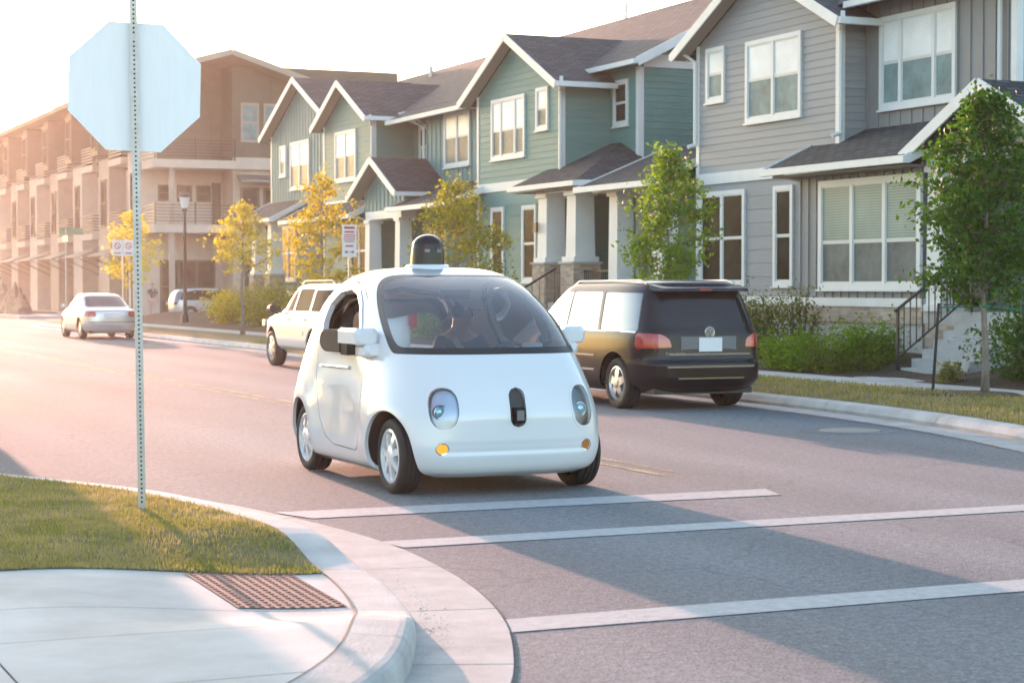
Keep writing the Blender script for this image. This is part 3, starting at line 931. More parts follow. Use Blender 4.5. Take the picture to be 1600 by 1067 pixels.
def gable_wing(house, X, Xb, y0, y1, z0, ze, pitch, over, roof_back, siding, mname, zlow=None, singles=True, step=.16, low_step=.28, rakeover=.4):
    """Street-facing gabled wing: wall with siding, roof slopes, white rakes, gutters."""
    yc = (y0 + y1) / 2; hw = (y1 - y0) / 2
    zpk = ze + hw * pitch
    w = MB()
    v = [(X, y0, z0), (X, y1, z0), (X, y1, ze), (X, yc, zpk), (X, y0, ze)]
    w._add(v + [(Xb, q[1], q[2]) for q in v], [(0, 4, 3, 2, 1), (5, 6, 7, 8, 9), (0, 1, 6, 5), (1, 2, 7, 6), (2, 3, 8, 7), (3, 4, 9, 8), (4, 0, 5, 9)])
    wall = w.build('wall', mname, house)
    def span(z):
        if z <= ze: return (y0, y1)
        h = hw - (z - ze) / pitch
        return (yc - h, yc + h)
    if siding == 'lap':
        zb = zlow or z0
        if zlow: lap_rows(wall, 'front', X, span, z0, zlow - .24, low_step, mname, singles)
        lap_rows(wall, 'front', X, span, zb, zpk, step, mname, singles)
        lap_rows(wall, 'side', y0, lambda z: (X, Xb), zb, ze, step, mname, singles)
    else:
        battens(wall, 'front', X, y0 + .1, y1 - .1, z0, lambda s: ze + (hw - abs(s - yc)) * pitch, .34, mname)
    t = MB()
    t.box(X - .03, X + .1, y0 - .03, y0 + .1, z0, ze - .02); t.box(X - .03, X - .001, y1 - .1, y1 + .03, z0, ze - .02)
    if zlow: t.box(X - .045, X, y0 + .1, y1 - .1, zlow - .24, zlow)
    t.build('corner_trim', 'white', house)
    # roof slopes
    Xr = X - rakeover; zt = ze - over * pitch; lift = 0.10
    r = MB()
    r.slab([(Xr, y0 - over, zt + lift), (roof_back, y0 - over, zt + lift), (roof_back, yc, zpk + lift), (Xr, yc, zpk + lift)], .12)
    r.slab([(Xr, yc, zpk + lift), (roof_back, yc, zpk + lift), (roof_back, y1 + over, zt + lift), (Xr, y1 + over, zt + lift)], .12)
    roof = r.build('roof', 'shingle', house)
    for s in (-1, 1):
        k = MB()
        a = (Xr - .012, yc + s * (hw + over), zt + lift - .09); b = (Xr - .012, yc, zpk + lift - .09)
        k.bar(a, b, .03, .2)
        k.build('rake_board', 'white', roof)
    for ya in (y0 - over - .11, y1 + over):
        MB().box(Xr, min(roof_back, X + 1.3), ya, ya + .11, zt - .03, zt + .1).build('gutter', 'white', roof)
    sf = MB()
    sf.slab([(Xr + .01, y0 - over, zt - .035), (Xr + .01, yc, zpk - .035), (X - .04, yc, zpk - .035), (X - .04, y0 - over, zt - .035)], .02)
    sf.slab([(Xr + .01, yc, zpk - .035), (Xr + .01, y1 + over, zt - .035), (X - .04, y1 + over, zt - .035), (X - .04, yc, zpk - .035)], .02)
    sf.build('soffit', 'soffit', roof)
    return wall

def downspout(house, X, y, z0, z1, Xe=None, ye=None):
    m = MB()
    Xe = X - .3 if Xe is None else Xe
    ye = y if ye is None else ye
    m.tube([(Xe, ye, z1 + .18), (Xe, ye, z1 + .08), (X - .07, y, z1 - .14), (X - .07, y, z0 + .15), (X - .07, y, z0 + .06), (X - .25, y, z0)], .045, 6)
    m.build('downspout', 'white', house)

def lean_roof(house, X0, z0, X1, z1, y0, y1, name='porch_roof', hip0=0.0, hip1=0.0, gut=True):
    """Single slope falling towards the street from (X1,z1) to (X0,z0)."""
    r = MB()
    r.slab([(X0, y1, z0), (X0, y0, z0), (X1, y0 + hip0, z1), (X1, y1 - hip1, z1)], .1)
    if hip0 > 0: r.slab([(X0, y0, z0), (X1, y0, z0), (X1, y0 + hip0, z1)], .06)
    ro = r.build(name, 'shingle', house)
    if gut: MB().box(X0 - .1, X0 + .01, y0 - .04, y1 + .04, z0 - .13, z0 + .0).build('gutter', 'white', ro)
    for y, hp in ((y0, hip0), (y1, hip1)):
        if hp == 0:
            MB().bar((X0, y, z0 - .06), (X1, y, z1 - .06), .035, .17).build('rake_board', 'white', ro)
        else:
            MB().box(X0, X1, y - .05, y + .02, z0 - .13, z0 + .0).build('eave_trim', 'white', ro)
    return ro

def column(house, x, y, z0, z1, w, pier=None, cap=True):
    m = MB()
    h = w / 2
    v = [(x - h * 1.0, y - h * 1.0, z0), (x + h * 1.0, y - h * 1.0, z0), (x + h * 1.0, y + h * 1.0, z0), (x - h * 1.0, y + h * 1.0, z0)]
    v += [(x - h * .90, y - h * .90, z1), (x + h * .90, y - h * .90, z1), (x + h * .90, y + h * .90, z1), (x - h * .90, y + h * .90, z1)]
    m._add(v, BOXF)
    m.box(x - h * 1.25, x + h * 1.25, y - h * 1.25, y + h * 1.25, z0, z0 + .12)
    m.box(x - h * 1.15, x + h * 1.15, y - h * 1.15, y + h * 1.15, z1 - .1, z1)
    c = m.build('column', 'white', house)
    if pier:
        MB().box(x - h * 1.35, x + h * 1.35, y - h * 1.35, y + h * 1.35, pier, z0 - .05).build('pier', 'brick', c)
        MB().box(x - h * 1.5, x + h * 1.5, y - h * 1.5, y + h * 1.5, z0 - .05, z0 - .001).build('pier_cap', 'concrete', c)
    return c

# ------------------------------------------------------------------ taupe house
A = empty('taupe_house', (21, 32, 0), 0, 'grey taupe two storey house with white window trim at the right', 'house', 'row houses along the far side of the street')
gable_wing(A, 21.0, 23.2, 31.47, 37.0, 1.3, 6.92, .49, .5, 26.5, 'lap', 'taupe', zlow=4.10, step=.155)
f21 = front(21.0)
window(A, f21, 35.80, 36.58, 5.62, 6.80, split=.52, lo='pane_lo2')
window(A, f21, 32.78, 34.92, 5.06, 6.76, (1, 1), split=.52, lo='pane_lo2')
window(A, f21, 34.93, 36.85, 1.66, 3.70, (1, 1), up='pane_dk', lo='pane_dk')
window(A, f21, 33.06, 33.80, 1.66, 3.70, (1,), up='pane_dk', lo='pane_dk')
# main block
mw = MB(); mw.box(21.6, 31, 26.9, 37.0, 3.9, 7.25); mw = mw.build('wall', 'taupe2', A)
battens(mw, 'front', 21.6, 27.15, 31.4, 3.9, 7.2, .36, 'taupe2')
lap_rows(mw, 'side', 26.9, lambda z: (21.7, 26), 3.9, 7.2, .155, 'taupe')
lw = MB(); lw.box(22.0, 31, 21.5, 37.0, 0.3, 3.9); lw = lw.build('wall', 'taupe2', A)
lap_rows(lw, 'front', 22.0, lambda z: (21.5, 28.1), 1.3, 3.85, .2, 'taupe', single=False)
window(A, front(21.6), 28.58, 30.95, 5.03, 6.80, (.55, 1, .55), split=.5, lo='pane_lo2')
MB().box(21.55, 21.7, 26.87, 27.02, 3.9, 7.2).build('corner_trim', 'white', A)
downspout(A, 21.6, 27.3, 4.6, 6.9, 21.2)
downspout(A, 21.0, 31.35, 4.55, 6.72, 20.75, 31.0)
downspout(A, 21.0, 37.0, 4.7, 6.7, 20.8, 37.35)
mr = MB()
mr.slab([(21.05, 37.6, 7.12), (21.05, 26.4, 7.12), (27, 26.4, 10.1), (27, 37.6, 10.1)], .12)
mr.slab([(27, 37.6, 10.1), (27, 26.4, 10.1), (33, 26.4, 7.12), (33, 37.6, 7.12)], .12)
mr = mr.build('roof', 'shingle', A)
ge = MB(); ge._add([(21.7, 37.0, 7.2), (31, 37.0, 7.2), (27, 37.0, 9.9), (21.7, 36.9, 7.2), (31, 36.9, 7.2), (27, 36.9, 9.9)], [(0, 2, 1), (3, 4, 5), (0, 1, 4, 3), (1, 2, 5, 4), (2, 0, 3, 5)])
ge.build('gable_wall', 'taupe', A)
g2 = MB(); g2._add([(21.7, 26.9, 7.2), (31, 26.9, 7.2), (27, 26.9, 9.9), (21.7, 27.0, 7.2), (31, 27.0, 7.2), (27, 27.0, 9.9)], [(0, 1, 2), (3, 5, 4), (0, 3, 4, 1), (1, 4, 5, 2), (2, 5, 3, 0)])
g2.build('gable_wall', 'taupe', A)
for y_ in (37.61, 26.39):
    MB().bar((21.05, y_, 7.04), (27, y_, 10.02), .03, .2).build('rake_board', 'white', mr)
MB().box(20.95, 21.06, 26.4, 31.3, 7.0, 7.12).build('gutter', 'white', mr)
# projecting bay with the triple window
by = MB(); by.box(20.45, 21.9, 28.05, 32.05, 1.44, 3.85); by = by.build('bay', 'taupe2', A)
battens(by, 'front', 20.45, 28.1, 31.98, 1.44, 3.8, .27, 'taupe2')
window(A, front(20.45), 28.02, 31.28, 1.60, 3.66, (1, 1, 1), split=.42, up='pane_bay', lo='pane_lo', trim=.11)
MB().box(20.40, 20.5, 28.0, 32.1, 1.28, 1.44).build('skirt_trim', 'white', A)
MB().box(20.96, 21.05, 32.1, 37.05, 1.28, 1.44).build('skirt_trim', 'white', A)
b = MB(); b.box(20.43, 21.9, 28.02, 32.08, .98, 1.279); b.box(21.0, 23, 32.09, 37.03, .98, 1.279); b.build('brick_skirt', 'brick', A)
b = MB(); b.box(20.47, 21.9, 28.04, 32.06, .1, .979); b.box(21.03, 23, 32.08, 37.0, .1, .979); b.box(22.0, 30, 22, 28, .1, .29); b.build('foundation', 'concrete', A)
lean_roof(A, 19.9, 3.93, 21.62, 4.72, 27.75, 32.45, 'bay_roof', gut=True)
MB().box(20.0, 21.5, 28.0, 32.3, 3.76, 3.80).build('bay_soffit', 'soffit', A)
downspout(A, 20.98, 32.15, 1.0, 3.78, 19.95, 32.3)
# entrance porch with its own gable
cA = column(A, 20.62, 27.66, 1.22, 3.75, .42)
column(A, 20.62, 24.2, 1.22, 3.75, .42)
MB().box(20.42, 22.0, 23.9, 27.95, 1.0, 1.219).build('porch_floor', 'concrete', A)
MB().box(20.42, 22.0, 23.95, 27.9, .3, .999).build('porch_base', 'brick', A)
pg = MB()
pg._add([(20.5, 24.0, 3.95), (20.5, 27.9, 3.95), (20.5, 25.95, 4.93), (21.9, 24.0, 3.95), (21.9, 27.9, 3.95), (21.9, 25.95, 4.93)], [(0, 2, 1), (3, 4, 5), (0, 1, 4, 3), (1, 2, 5, 4), (2, 0, 3, 5)])
pg = pg.build('porch_gable', 'taupe2', A)
battens(pg, 'front', 20.5, 24.3, 27.6, 3.95, lambda s: 3.95 + (1.95 - abs(s - 25.95)) * .5, .33, 'taupe2')
MB().box(20.42, 20.8, 23.95, 27.9, 3.751, 3.949).build('porch_beam', 'white', A)
pr_ = MB()
pr_.slab([(20.02, 23.75, 3.93), (23, 23.75, 3.93), (23, 25.95, 5.08), (20.02, 25.95, 5.08)], .1)
pr_.slab([(20.02, 25.95, 5.08), (23, 25.95, 5.08), (23, 28.05, 3.98), (20.02, 28.05, 3.98)], .1)
pr_ = pr_.build('porch_roof', 'shingle', A)
MB().bar((20.0, 23.72, 3.85), (20.0, 25.95, 5.0), .035, .2).build('rake_board', 'white', pr_)
MB().bar((20.0, 28.08, 3.9), (20.0, 25.95, 5.0), .035, .2).build('rake_board', 'white', pr_)
dr = MB(front(22.0)); dr.box(25.3, 26.3, .0, .05, 1.22, 3.4); dr.build('door', 'door', A)
MB(front(20.41)).box(27.50, 27.80, 0, .012, 2.72, 2.98).build('number_plate', 'signwhite', A)
text_mesh('house_number', '276', .16, 'iron', A, (20.392 - 21, 27.65 - 32, 2.86), (R(90), 0, R(-90)))
# front steps
st = empty('front_steps', (19.5, 25.8, .15), 0, 'grey concrete front steps climbing to the porch beside the black railing', 'steps')
for i in range(7):
    s = MB(); s.box(18.95 + .215 * i, 20.41, 25.0, 26.55, .0 + (.15 if i else 0.0) + .152 * (i if i else 0), .15 + .152 * (i + 1))
    s.build('step', 'concrete', st)
struct(MB().box(18.06, 18.95, 24.9, 26.6, .1, .165).build('front_walk', 'concrete'))
rl = empty('stair_railing', (19.6, 26.62, .2), 0, 'black iron stair railing with thin balusters at the taupe house', 'railing')
def rz(x): return 1.20 + (x - 18.9) * .70 if x < 20.4 else 2.25
MB().box(18.9, 18.94, 26.58, 26.62, .2, 1.28).build('newel', 'iron', rl)
MB().box(20.40, 20.44, 26.58, 26.62, 1.2, 2.33).build('newel', 'iron', rl)
MB().bar((18.86, 26.6, 1.24), (20.44, 26.6, 2.30), .045, .04).build('handrail', 'iron', rl)
MB().bar((18.92, 26.6, .46), (20.42, 26.6, 1.52), .03, .025).build('bottom_rail', 'iron', rl)
for i in range(1, 12):
    x_ = 18.92 + 1.5 * i / 12
    MB().box(x_ - .008, x_ + .008, 26.592, 26.608, .46 + (x_ - 18.92) * .707, 1.23 + (x_ - 18.86) * .671).build('baluster', 'iron', rl)
r2 = empty('porch_railing', (20.6, 26.8, 1.2), 0, 'black iron railing across the porch between stair and white column', 'railing')
MB().box(20.44, 20.48, 26.66, 27.42, 2.18, 2.22).build('handrail', 'iron', r2)
MB().box(20.445, 20.475, 26.66, 27.42, 1.32, 1.345).build('bottom_rail', 'iron', r2)
for i in range(7):
    MB().box(20.452, 20.468, 26.7 + .105 * i, 26.716 + .105 * i, 1.345, 2.18).build('baluster', 'iron', r2)

# ------------------------------------------------------------------ green row
B = empty('green_row_house', (21.5, 55, 0), 0, 'long sage green row house with three white edged gables', 'house', 'row houses along the far side of the street')
mb = MB(); mb.box(22.4, 31.5, 42.4, 70.9, .9, 7.3); mb = mb.build('wall', 'green', B)
lap_rows(mb, 'side', 42.4, lambda z: (22.5, 27.5), 1.3, 7.25, .165, 'green')
lap_rows(mb, 'front', 22.4, lambda z: (42.5, 43.98), 1.3, 7.25, .165, 'green')
lap_rows(mb, 'front', 22.4, lambda z: (55.3, 57.9), 1.3, 7.25, .165, 'green', single=False)
ge = MB(); ge._add([(22.4, 42.4, 7.3), (31.5, 42.4, 7.3), (27, 42.4, 9.6), (22.4, 42.5, 7.3), (31.5, 42.5, 7.3), (27, 42.5, 9.6)], [(0, 1, 2), (3, 5, 4), (0, 3, 4, 1), (1, 4, 5, 2), (2, 5, 3, 0)])
ge = ge.build('gable_wall', 'green', B)
MB().box(22.5, 26.9, 42.355, 42.4, 7.1, 7.42).build('frieze', 'white', B)
MB().box(22.35, 22.5, 42.355, 42.5, 1.3, 7.1).build('corner_trim', 'white', B)
mr = MB()
mr.slab([(21.95, 71.4, 7.22), (21.95, 41.7, 7.22), (27, 41.7, 9.78), (27, 71.4, 9.78)], .12)
mr.slab([(27, 71.4, 9.78), (27, 41.7, 9.78), (32, 41.7, 7.22), (32, 71.4, 7.22)], .12)
mr.slab([(21.3, 57.4, 6.885), (21.3, 49.0, 6.885), (21.94, 49.0, 7.21), (21.94, 57.4, 7.21)], .1)
mr = mr.build('roof', 'shingle', B)
MB().bar((21.95, 41.68, 7.13), (27, 41.68, 9.69), .035, .22).build('rake_board', 'white', mr)
for q in ((21.84, 21.95, 41.66, 45.3, 7.08, 7.2), (21.2, 21.31, 49.0, 57.4, 6.74, 6.87), (21.84, 21.95, 57.4, 63, 7.08, 7.2)):
    MB().box(*q).build('gutter', 'white', mr)
MB().tube([(27, 52.0, 9.6), (27, 52.0, 10.25)], .05, 8).build('vent_pipe', 'steel', mr)
MB().tube([(26.2, 66.0, 9.3), (26.2, 66.0, 9.75)], .09, 8).build('vent_pipe', 'steel', mr)
gable_wing(B, 21.0, 22.6, 43.98, 49.35, 1.3, 6.92, .49, .5, 25.5, 'lap', 'green', zlow=4.46, step=.165)
window(B, f21, 46.12, 48.33, 5.08, 6.72, (.6, 1, .6), split=.47)
window(B, f21, 44.68, 45.42, 5.68, 6.78, (1,), split=.5)
window(B, f21, 47.5, 48.35, 1.76, 3.80, (1,), up='pane_dk', lo='pane_dk')
window(B, f21, 45.4, 46.3, 1.76, 3.78, (1,), up='pane_dk', lo='pane_dk')
window(B, front(22.4), 42.95, 43.75, 5.70, 6.86, (1,), split=.5, up='pane_dk', lo='pane_dk')
downspout(B, 21.0, 43.9, 4.2, 6.72, 20.75, 43.45)
# batten bay left of the middle gable
bb = MB(); bb.box(21.8, 22.9, 49.3, 55.3, 1.3, 6.9); bb = bb.build('wall', 'green2', B)
battens(bb, 'front', 21.8, 49.6, 55.2, 4.55, 6.75, .34, 'green2')
battens(bb, 'front', 21.8, 49.6, 55.2, 1.3, 3.9, .34, 'green2')
window(B, front(21.8), 51.75, 53.75, 5.2, 6.82, (1, 1), split=.55)
window(B, front(21.8), 53.6, 55.0, 1.9, 3.72, (1, 1), up='pane_dk', lo='pane_dk')
downspout(B, 21.8, 55.35, 4.6, 6.7, 21.3, 55.6)
downspout(B, 22.4, 56.4, 4.6, 6.8, 21.9)
window(B, front(22.4), 56.6, 57.35, 5.4, 6.75, (1,), up='pane_dk', lo='pane_lo2')
# lap gable and batten gable further left
gable_wing(B, 21.0, 22.6, 57.9, 62.8, 1.3, 7.1, .5, .32, 26, 'lap', 'green', zlow=4.5, singles=False, step=.165)
window(B, f21, 59.45, 61.55, 5.13, 6.8, (1, 1), split=.5)
window(B, f21, 58.3, 60.0, 1.9, 3.7, (1, 1), up='pane_dk', lo='pane_dk')
downspout(B, 21.0, 57.82, 4.2, 6.9, 20.75, 57.5)
gable_wing(B, 21.6, 22.8, 63.2, 70.9, 1.3, 7.35, .46, .35, 26, 'batten', 'green2')
window(B, front(21.6), 66.2, 68.45, 5.2, 6.95, (1, 1), split=.5)
window(B, front(21.6), 69.0, 69.75, 5.75, 6.9, (1,), split=.5)
window(B, front(21.6), 67.8, 69.7, 1.85, 3.9, (1, 1), up='pane_dk', lo='pane_dk')
downspout(B, 21.6, 63.3, 4.2, 7.1, 21.3)
# porch with hipped roof at the middle gable
column(B, 20.55, 43.6, 2.25, 3.95, .54, pier=.4)
column(B, 20.55, 41.95, 2.25, 3.95, .54, pier=.4)
MB().box(20.25, 22.4, 38.9, 44.1, 1.0, 1.25).build('porch_floor', 'concrete', B)
MB().box(20.3, 22.4, 38.95, 44.05, .3, .999).build('porch_base', 'brick', B)
MB().box(20.3, 20.8, 39.0, 44.0, 3.951, 4.12).build('porch_beam', 'white', B)
hr = MB()
hr.slab([(19.95, 44.75, 4.17), (19.95, 41.0, 4.17), (22.4, 43.4, 5.3), (22.4, 44.75, 5.3)], .1)
hr.slab([(19.95, 41.0, 4.17), (22.4, 40.6, 4.22), (22.4, 43.4, 5.3)], .08)
hr = hr.build('porch_roof', 'shingle', B)
MB().box(19.85, 19.96, 40.95, 44.8, 4.04, 4.16).build('gutter', 'white', hr)
MB().bar((19.95, 40.96, 4.11), (22.3, 40.6, 4.13), .03, .13).build('eave_trim', 'white', hr)
MB().box(20.0, 22.4, 40.8, 44.7, 4.0, 4.03).build('porch_soffit', 'soffit', B)
window(B, front(22.4), 42.65, 43.75, 1.5, 3.65, (1,), up='pane_dk', lo='pane_dk')
d = MB(side(42.4)); d.box(22.75, 23.7, .022, .06, 1.25, 3.35); d = d.build('door', 'door', B)
k = MB(side(42.4)); k.box(22.62, 22.75, .02, .075, 1.25, 3.48); k.box(23.7, 23.83, .02, .075, 1.25, 3.48); k.box(22.75, 23.7, .02, .075, 3.35, 3.48); k.build('door_frame', 'white', d)
MB().box(20.18, 20.24, 43.72, 43.9, 3.0, 3.25).build('porch_lamp', 'iron', B)
# lean-to porch bridging towards the taupe house
column(B, 20.6, 39.9, 1.25, 3.85, .45)
column(B, 20.6, 37.75, 1.25, 3.85, .45)
lean_roof(B, 19.95, 3.98, 22.3, 4.95, 37.3, 40.9, 'porch_roof')
MB().box(20.35, 20.8, 37.4, 40.9, 3.851, 3.95).build('porch_beam', 'white', B)
MB().box(20.4, 22.3, 37.4, 38.9, .3, 1.249).build('porch_base', 'brick', B)
pw = MB(); pw.box(22.3, 22.7, 37.35, 41.2, 1.2, 4.85); pw = pw.build('wall', 'green', B)
# gabled porch of the third home
column(B, 20.45, 56.4, 1.9, 3.7, .42, pier=.4)
column(B, 20.45, 53.75, 1.9, 3.7, .42, pier=.4)
MB().box(20.25, 21.8, 53.5, 56.7, 1.0, 1.3).build('porch_floor', 'concrete', B)
MB().box(20.28, 20.75, 53.5, 56.65, 3.701, 3.95).build('porch_beam', 'white', B)
pg = MB()
pg._add([(20.4, 53.45, 3.95), (20.4, 57.1, 3.95), (20.4, 57.1, 4.5), (20.4, 55.3, 5.4), (20.4, 53.45, 4.5)] + [(21.8, 53.45, 3.95), (21.8, 57.1, 3.95), (21.8, 57.1, 4.5), (21.8, 55.3, 5.4), (21.8, 53.45, 4.5)],
        [(0, 4, 3, 2, 1), (5, 6, 7, 8, 9), (0, 1, 6, 5), (1, 2, 7, 6), (2, 3, 8, 7), (3, 4, 9, 8), (4, 0, 5, 9)])
pg = pg.build('porch_gable', 'green2', B)
battens(pg, 'front', 20.4, 53.55, 57.0, 3.95, lambda s: 4.45 + (1.8 - abs(s - 55.3)) * .5, .33, 'green2')
battens(pg, 'side', 53.45, 20.5, 21.7, 3.95, 4.45, .33, 'green2')
pr_ = MB()
pr_.slab([(19.95, 53.15, 4.45), (22.6, 53.15, 4.45), (22.6, 55.3, 5.58), (19.95, 55.3, 5.58)], .1)
pr_.slab([(19.95, 55.3, 5.58), (22.6, 55.3, 5.58), (22.6, 57.45, 4.45), (19.95, 57.45, 4.45)], .1)
pr_ = pr_.build('porch_roof', 'shingle', B)
MB().bar((19.93, 53.12, 4.37), (19.93, 55.3, 5.5), .035, .2).build('rake_board', 'white', pr_)
MB().bar((19.93, 57.48, 4.37), (19.93, 55.3, 5.5), .035, .2).build('rake_board', 'white', pr_)
MB().box(19.95, 21.7, 53.05, 53.15, 4.32, 4.44).build('gutter', 'white', pr_)
MB().slab([(19.96, 57.4, 4.33), (19.96, 55.3, 5.44), (20.38, 55.3, 5.44), (20.38, 57.4, 4.33)], .02).build('soffit', 'soffit', pr_)
lean_roof(B, 19.9, 3.98, 21.8, 4.72, 48.9, 53.6, 'porch_roof')
lean_roof(B, 20.0, 3.92, 21.1, 4.5, 57.2, 64.6, 'porch_roof')
downspout(B, 20.95, 57.4, 1.0, 3.8, 20.05)
MB(front(21.75)).box(54.3, 55.3, 0, .04, 1.3, 3.5).build('door', 'door', B)
# last porch at the far end
column(B, 20.7, 69.6, 2.1, 4.0, .45, pier=.4)
column(B, 20.7, 67.6, 2.1, 4.0, .45, pier=.4)
lean_roof(B, 20.2, 4.1, 21.65, 4.85, 66.4, 71.2, 'porch_roof')
b = MB(); b.box(20.98, 22.4, 43.96, 49.3, .9, 1.299); b.box(20.98, 22.4, 57.88, 62.85, .9, 1.299); b.box(21.58, 22.4, 63.1, 70.95, .9, 1.299); b.box(21.78, 22.4, 49.31, 55.3, .9, 1.299); b.build('brick_skirt', 'brick', B)
b = MB(); b.box(21.02, 22.4, 43.99, 70.9, .1, .899); b.build('foundation', 'concrete', B)
for a0, a1, X in ((43.98, 49.35, 21.0), (57.9, 62.8, 21.0), (63.2, 70.9, 21.6)):
    MB().box(X - .04, X, a0, a1, 1.3, 1.46).build('skirt_trim', 'white', B)

# iron rail at the hipped porch
r3 = empty('porch_railing', (20.5, 40.9, 1.2), 0, 'low black iron railing on the green house porch behind the van', 'railing')
MB().box(20.45, 20.49, 40.2, 41.6, 2.0, 2.04).build('handrail', 'iron', r3)
for i in range(13):
    MB().box(20.46, 20.475, 40.22 + .11 * i, 40.235 + .11 * i, 1.25, 2.0).build('baluster', 'iron', r3)
r4 = empty('stair_railing', (19.5, 43.4, .5), 0, 'slanting black handrail beside the brick piers of the green house', 'railing')
MB().bar((18.6, 42.8, 1.15), (20.3, 42.8, 2.1), .05, .05).build('handrail', 'iron', r4)
for i in range(9):
    x_ = 18.65 + 1.6 * i / 8
    MB().box(x_ - .008, x_ + .008, 42.792, 42.808, .2 + (x_ - 18.65) * .56, 1.14 + (x_ - 18.6) * .56).build('baluster', 'iron', r4)
for i in range(6):
    pass

# ------------------------------------------------------------------ three storey corner block
E_ = empty('apartment_block', (22.66, 95.4, 0), 0, 'tan three storey apartment block with balconies and sloping dark roof beyond the side street', 'building')
XF, YE = 22.66, 95.4
# end wall facing the camera: right wing flush, left part recessed behind balconies
w = MB(); w.box(27.0, 36, YE, 112, 0, 7.95); w.build('wall', 'tan', E_)
w = MB(); w.box(27.0, 36, YE + .02, 112, 7.95, 12.9); w = w.build('wall', 'brownclad', E_)
battens(w, 'side', YE + .02, 27.1, 31, 8.3, 12.4, .62, 'brownclad')
w = MB(); w.box(XF + .9, 27.0, YE + 2.0, 112, 0, 7.95); w.build('wall', 'cream', E_)
w = MB(); w.box(XF + .9, 27.0, YE + 2.0, 112, 7.95, 12.9); w.build('wall', 'brownclad', E_)
rf = MB()
rf.slab([(21.3, 113, 12.0), (21.3, 94.0, 12.0), (26.6, 94.0, 13.5), (26.6, 113, 13.5)], .28)
rf.slab([(26.6, 113, 13.5), (26.6, 94.0, 13.5), (37, 94.0, 10.2), (37, 113, 10.2)], .28)
rf = rf.build('roof', 'brownclad', E_)
k = MB(); k.bar((21.3, 93.98, 11.9), (26.6, 93.98, 13.4), .05, .3); k.bar((37, 93.98, 10.1), (26.6, 93.98, 13.4), .05, .3); k.build('fascia', 'soffit', rf)
def balcony_end(z, x0, x1, y0, y1, railm='iron'):
    s = MB(); s.box(x0, x1, y0, y1, z - .42, z); s = s.build('balcony', 'cream', E_)
    for i in range(6):
        r = MB(); h = z + .16 + .16 * i
        r.box(x0 + .05, x1 - .05, y0 + .05, y0 + .075, h, h + .03); r.box(x0 + .05, x0 + .075, y0 + .075, y1 - .05, h, h + .03)
        r.build('rail', railm, s)
    n = int((x1 - x0) / 1.5)
    for i in range(n + 1):
        xx = x0 + .06 + (x1 - x0 - .14) * i / n
        MB().box(xx, xx + .06, y0 + .02, y0 + .08, z, z + 1.12).build('post', railm, s)
balcony_end(8.0, XF + .1, 27.0, YE - .6, YE + 2)
balcony_end(4.75, XF + .1, 27.0, YE - .6, YE + 2)
for x_ in (XF + 1.0, ):
    MB().box(x_, x_ + .25, YE - .3, YE - .05, 0, 7.6).build('pillar', 'tan', E_)
TE = side(YE + 2.0); TE2 = side(YE)
for x_ in (24.0, 25.0, 26.0):
    window(E_, TE, x_ - .38, x_ + .38, 6.0, 6.85, (1,), up='pane_matte', lo='pane_matte', frame='brownclad', sashm='brownclad', sill=False, trim=.06)
MB(TE).box(26.45, 26.9, 0, .05, 4.75, 7.0).build('door', 'brownclad', E_)
MB(TE).box(26.4, 26.9, 0, .05, 8.0, 10.3).build('door', 'brownclad', E_)
window(E_, TE, 24.0, 24.9, 9.6, 10.4, (1,), up='pane_up', lo='pane_up', sill=False, trim=.06)
for x_ in (27.9, 29.1, 30.3):
    window(E_, TE2, x_ - .48, x_ + .48, 9.0, 11.0, (1,), up='pane_lo2', lo='pane_lo2', frame='soffit', sashm='soffit', trim=.08, sill=False)
    window(E_, TE2, x_ - .5, x_ + .5, 4.3, 6.7, (1,), up='pane_matte', lo='pane_matte', frame='brownclad', sashm='brownclad', trim=.1, sill=False)
MB(TE2).box(27.0, 33, .001, .25, 7.6, 8.2).build('band', 'cream', E_)
a_ = MB(TE2); a_._add([(27.2, .0, 7.35), (33, .0, 7.35), (33, 1.0, 7.0), (27.2, 1.0, 7.0), (27.2, .0, 7.25), (33, .0, 7.25), (33, 1.0, 6.92), (27.2, 1.0, 6.92)], BOXF); a_.build('awning', 'tin', E_)
window(E_, TE, 23.7, 26.6, .25, 3.0, (1, 1, 1), up='pane_matte', lo='pane_matte', frame='brownclad', sashm='brownclad', sill=False)
window(E_, TE2, 27.6, 31, .25, 3.0, (1, 1, 1), up='pane_matte', lo='pane_matte', frame='brownclad', sashm='brownclad', sill=False)
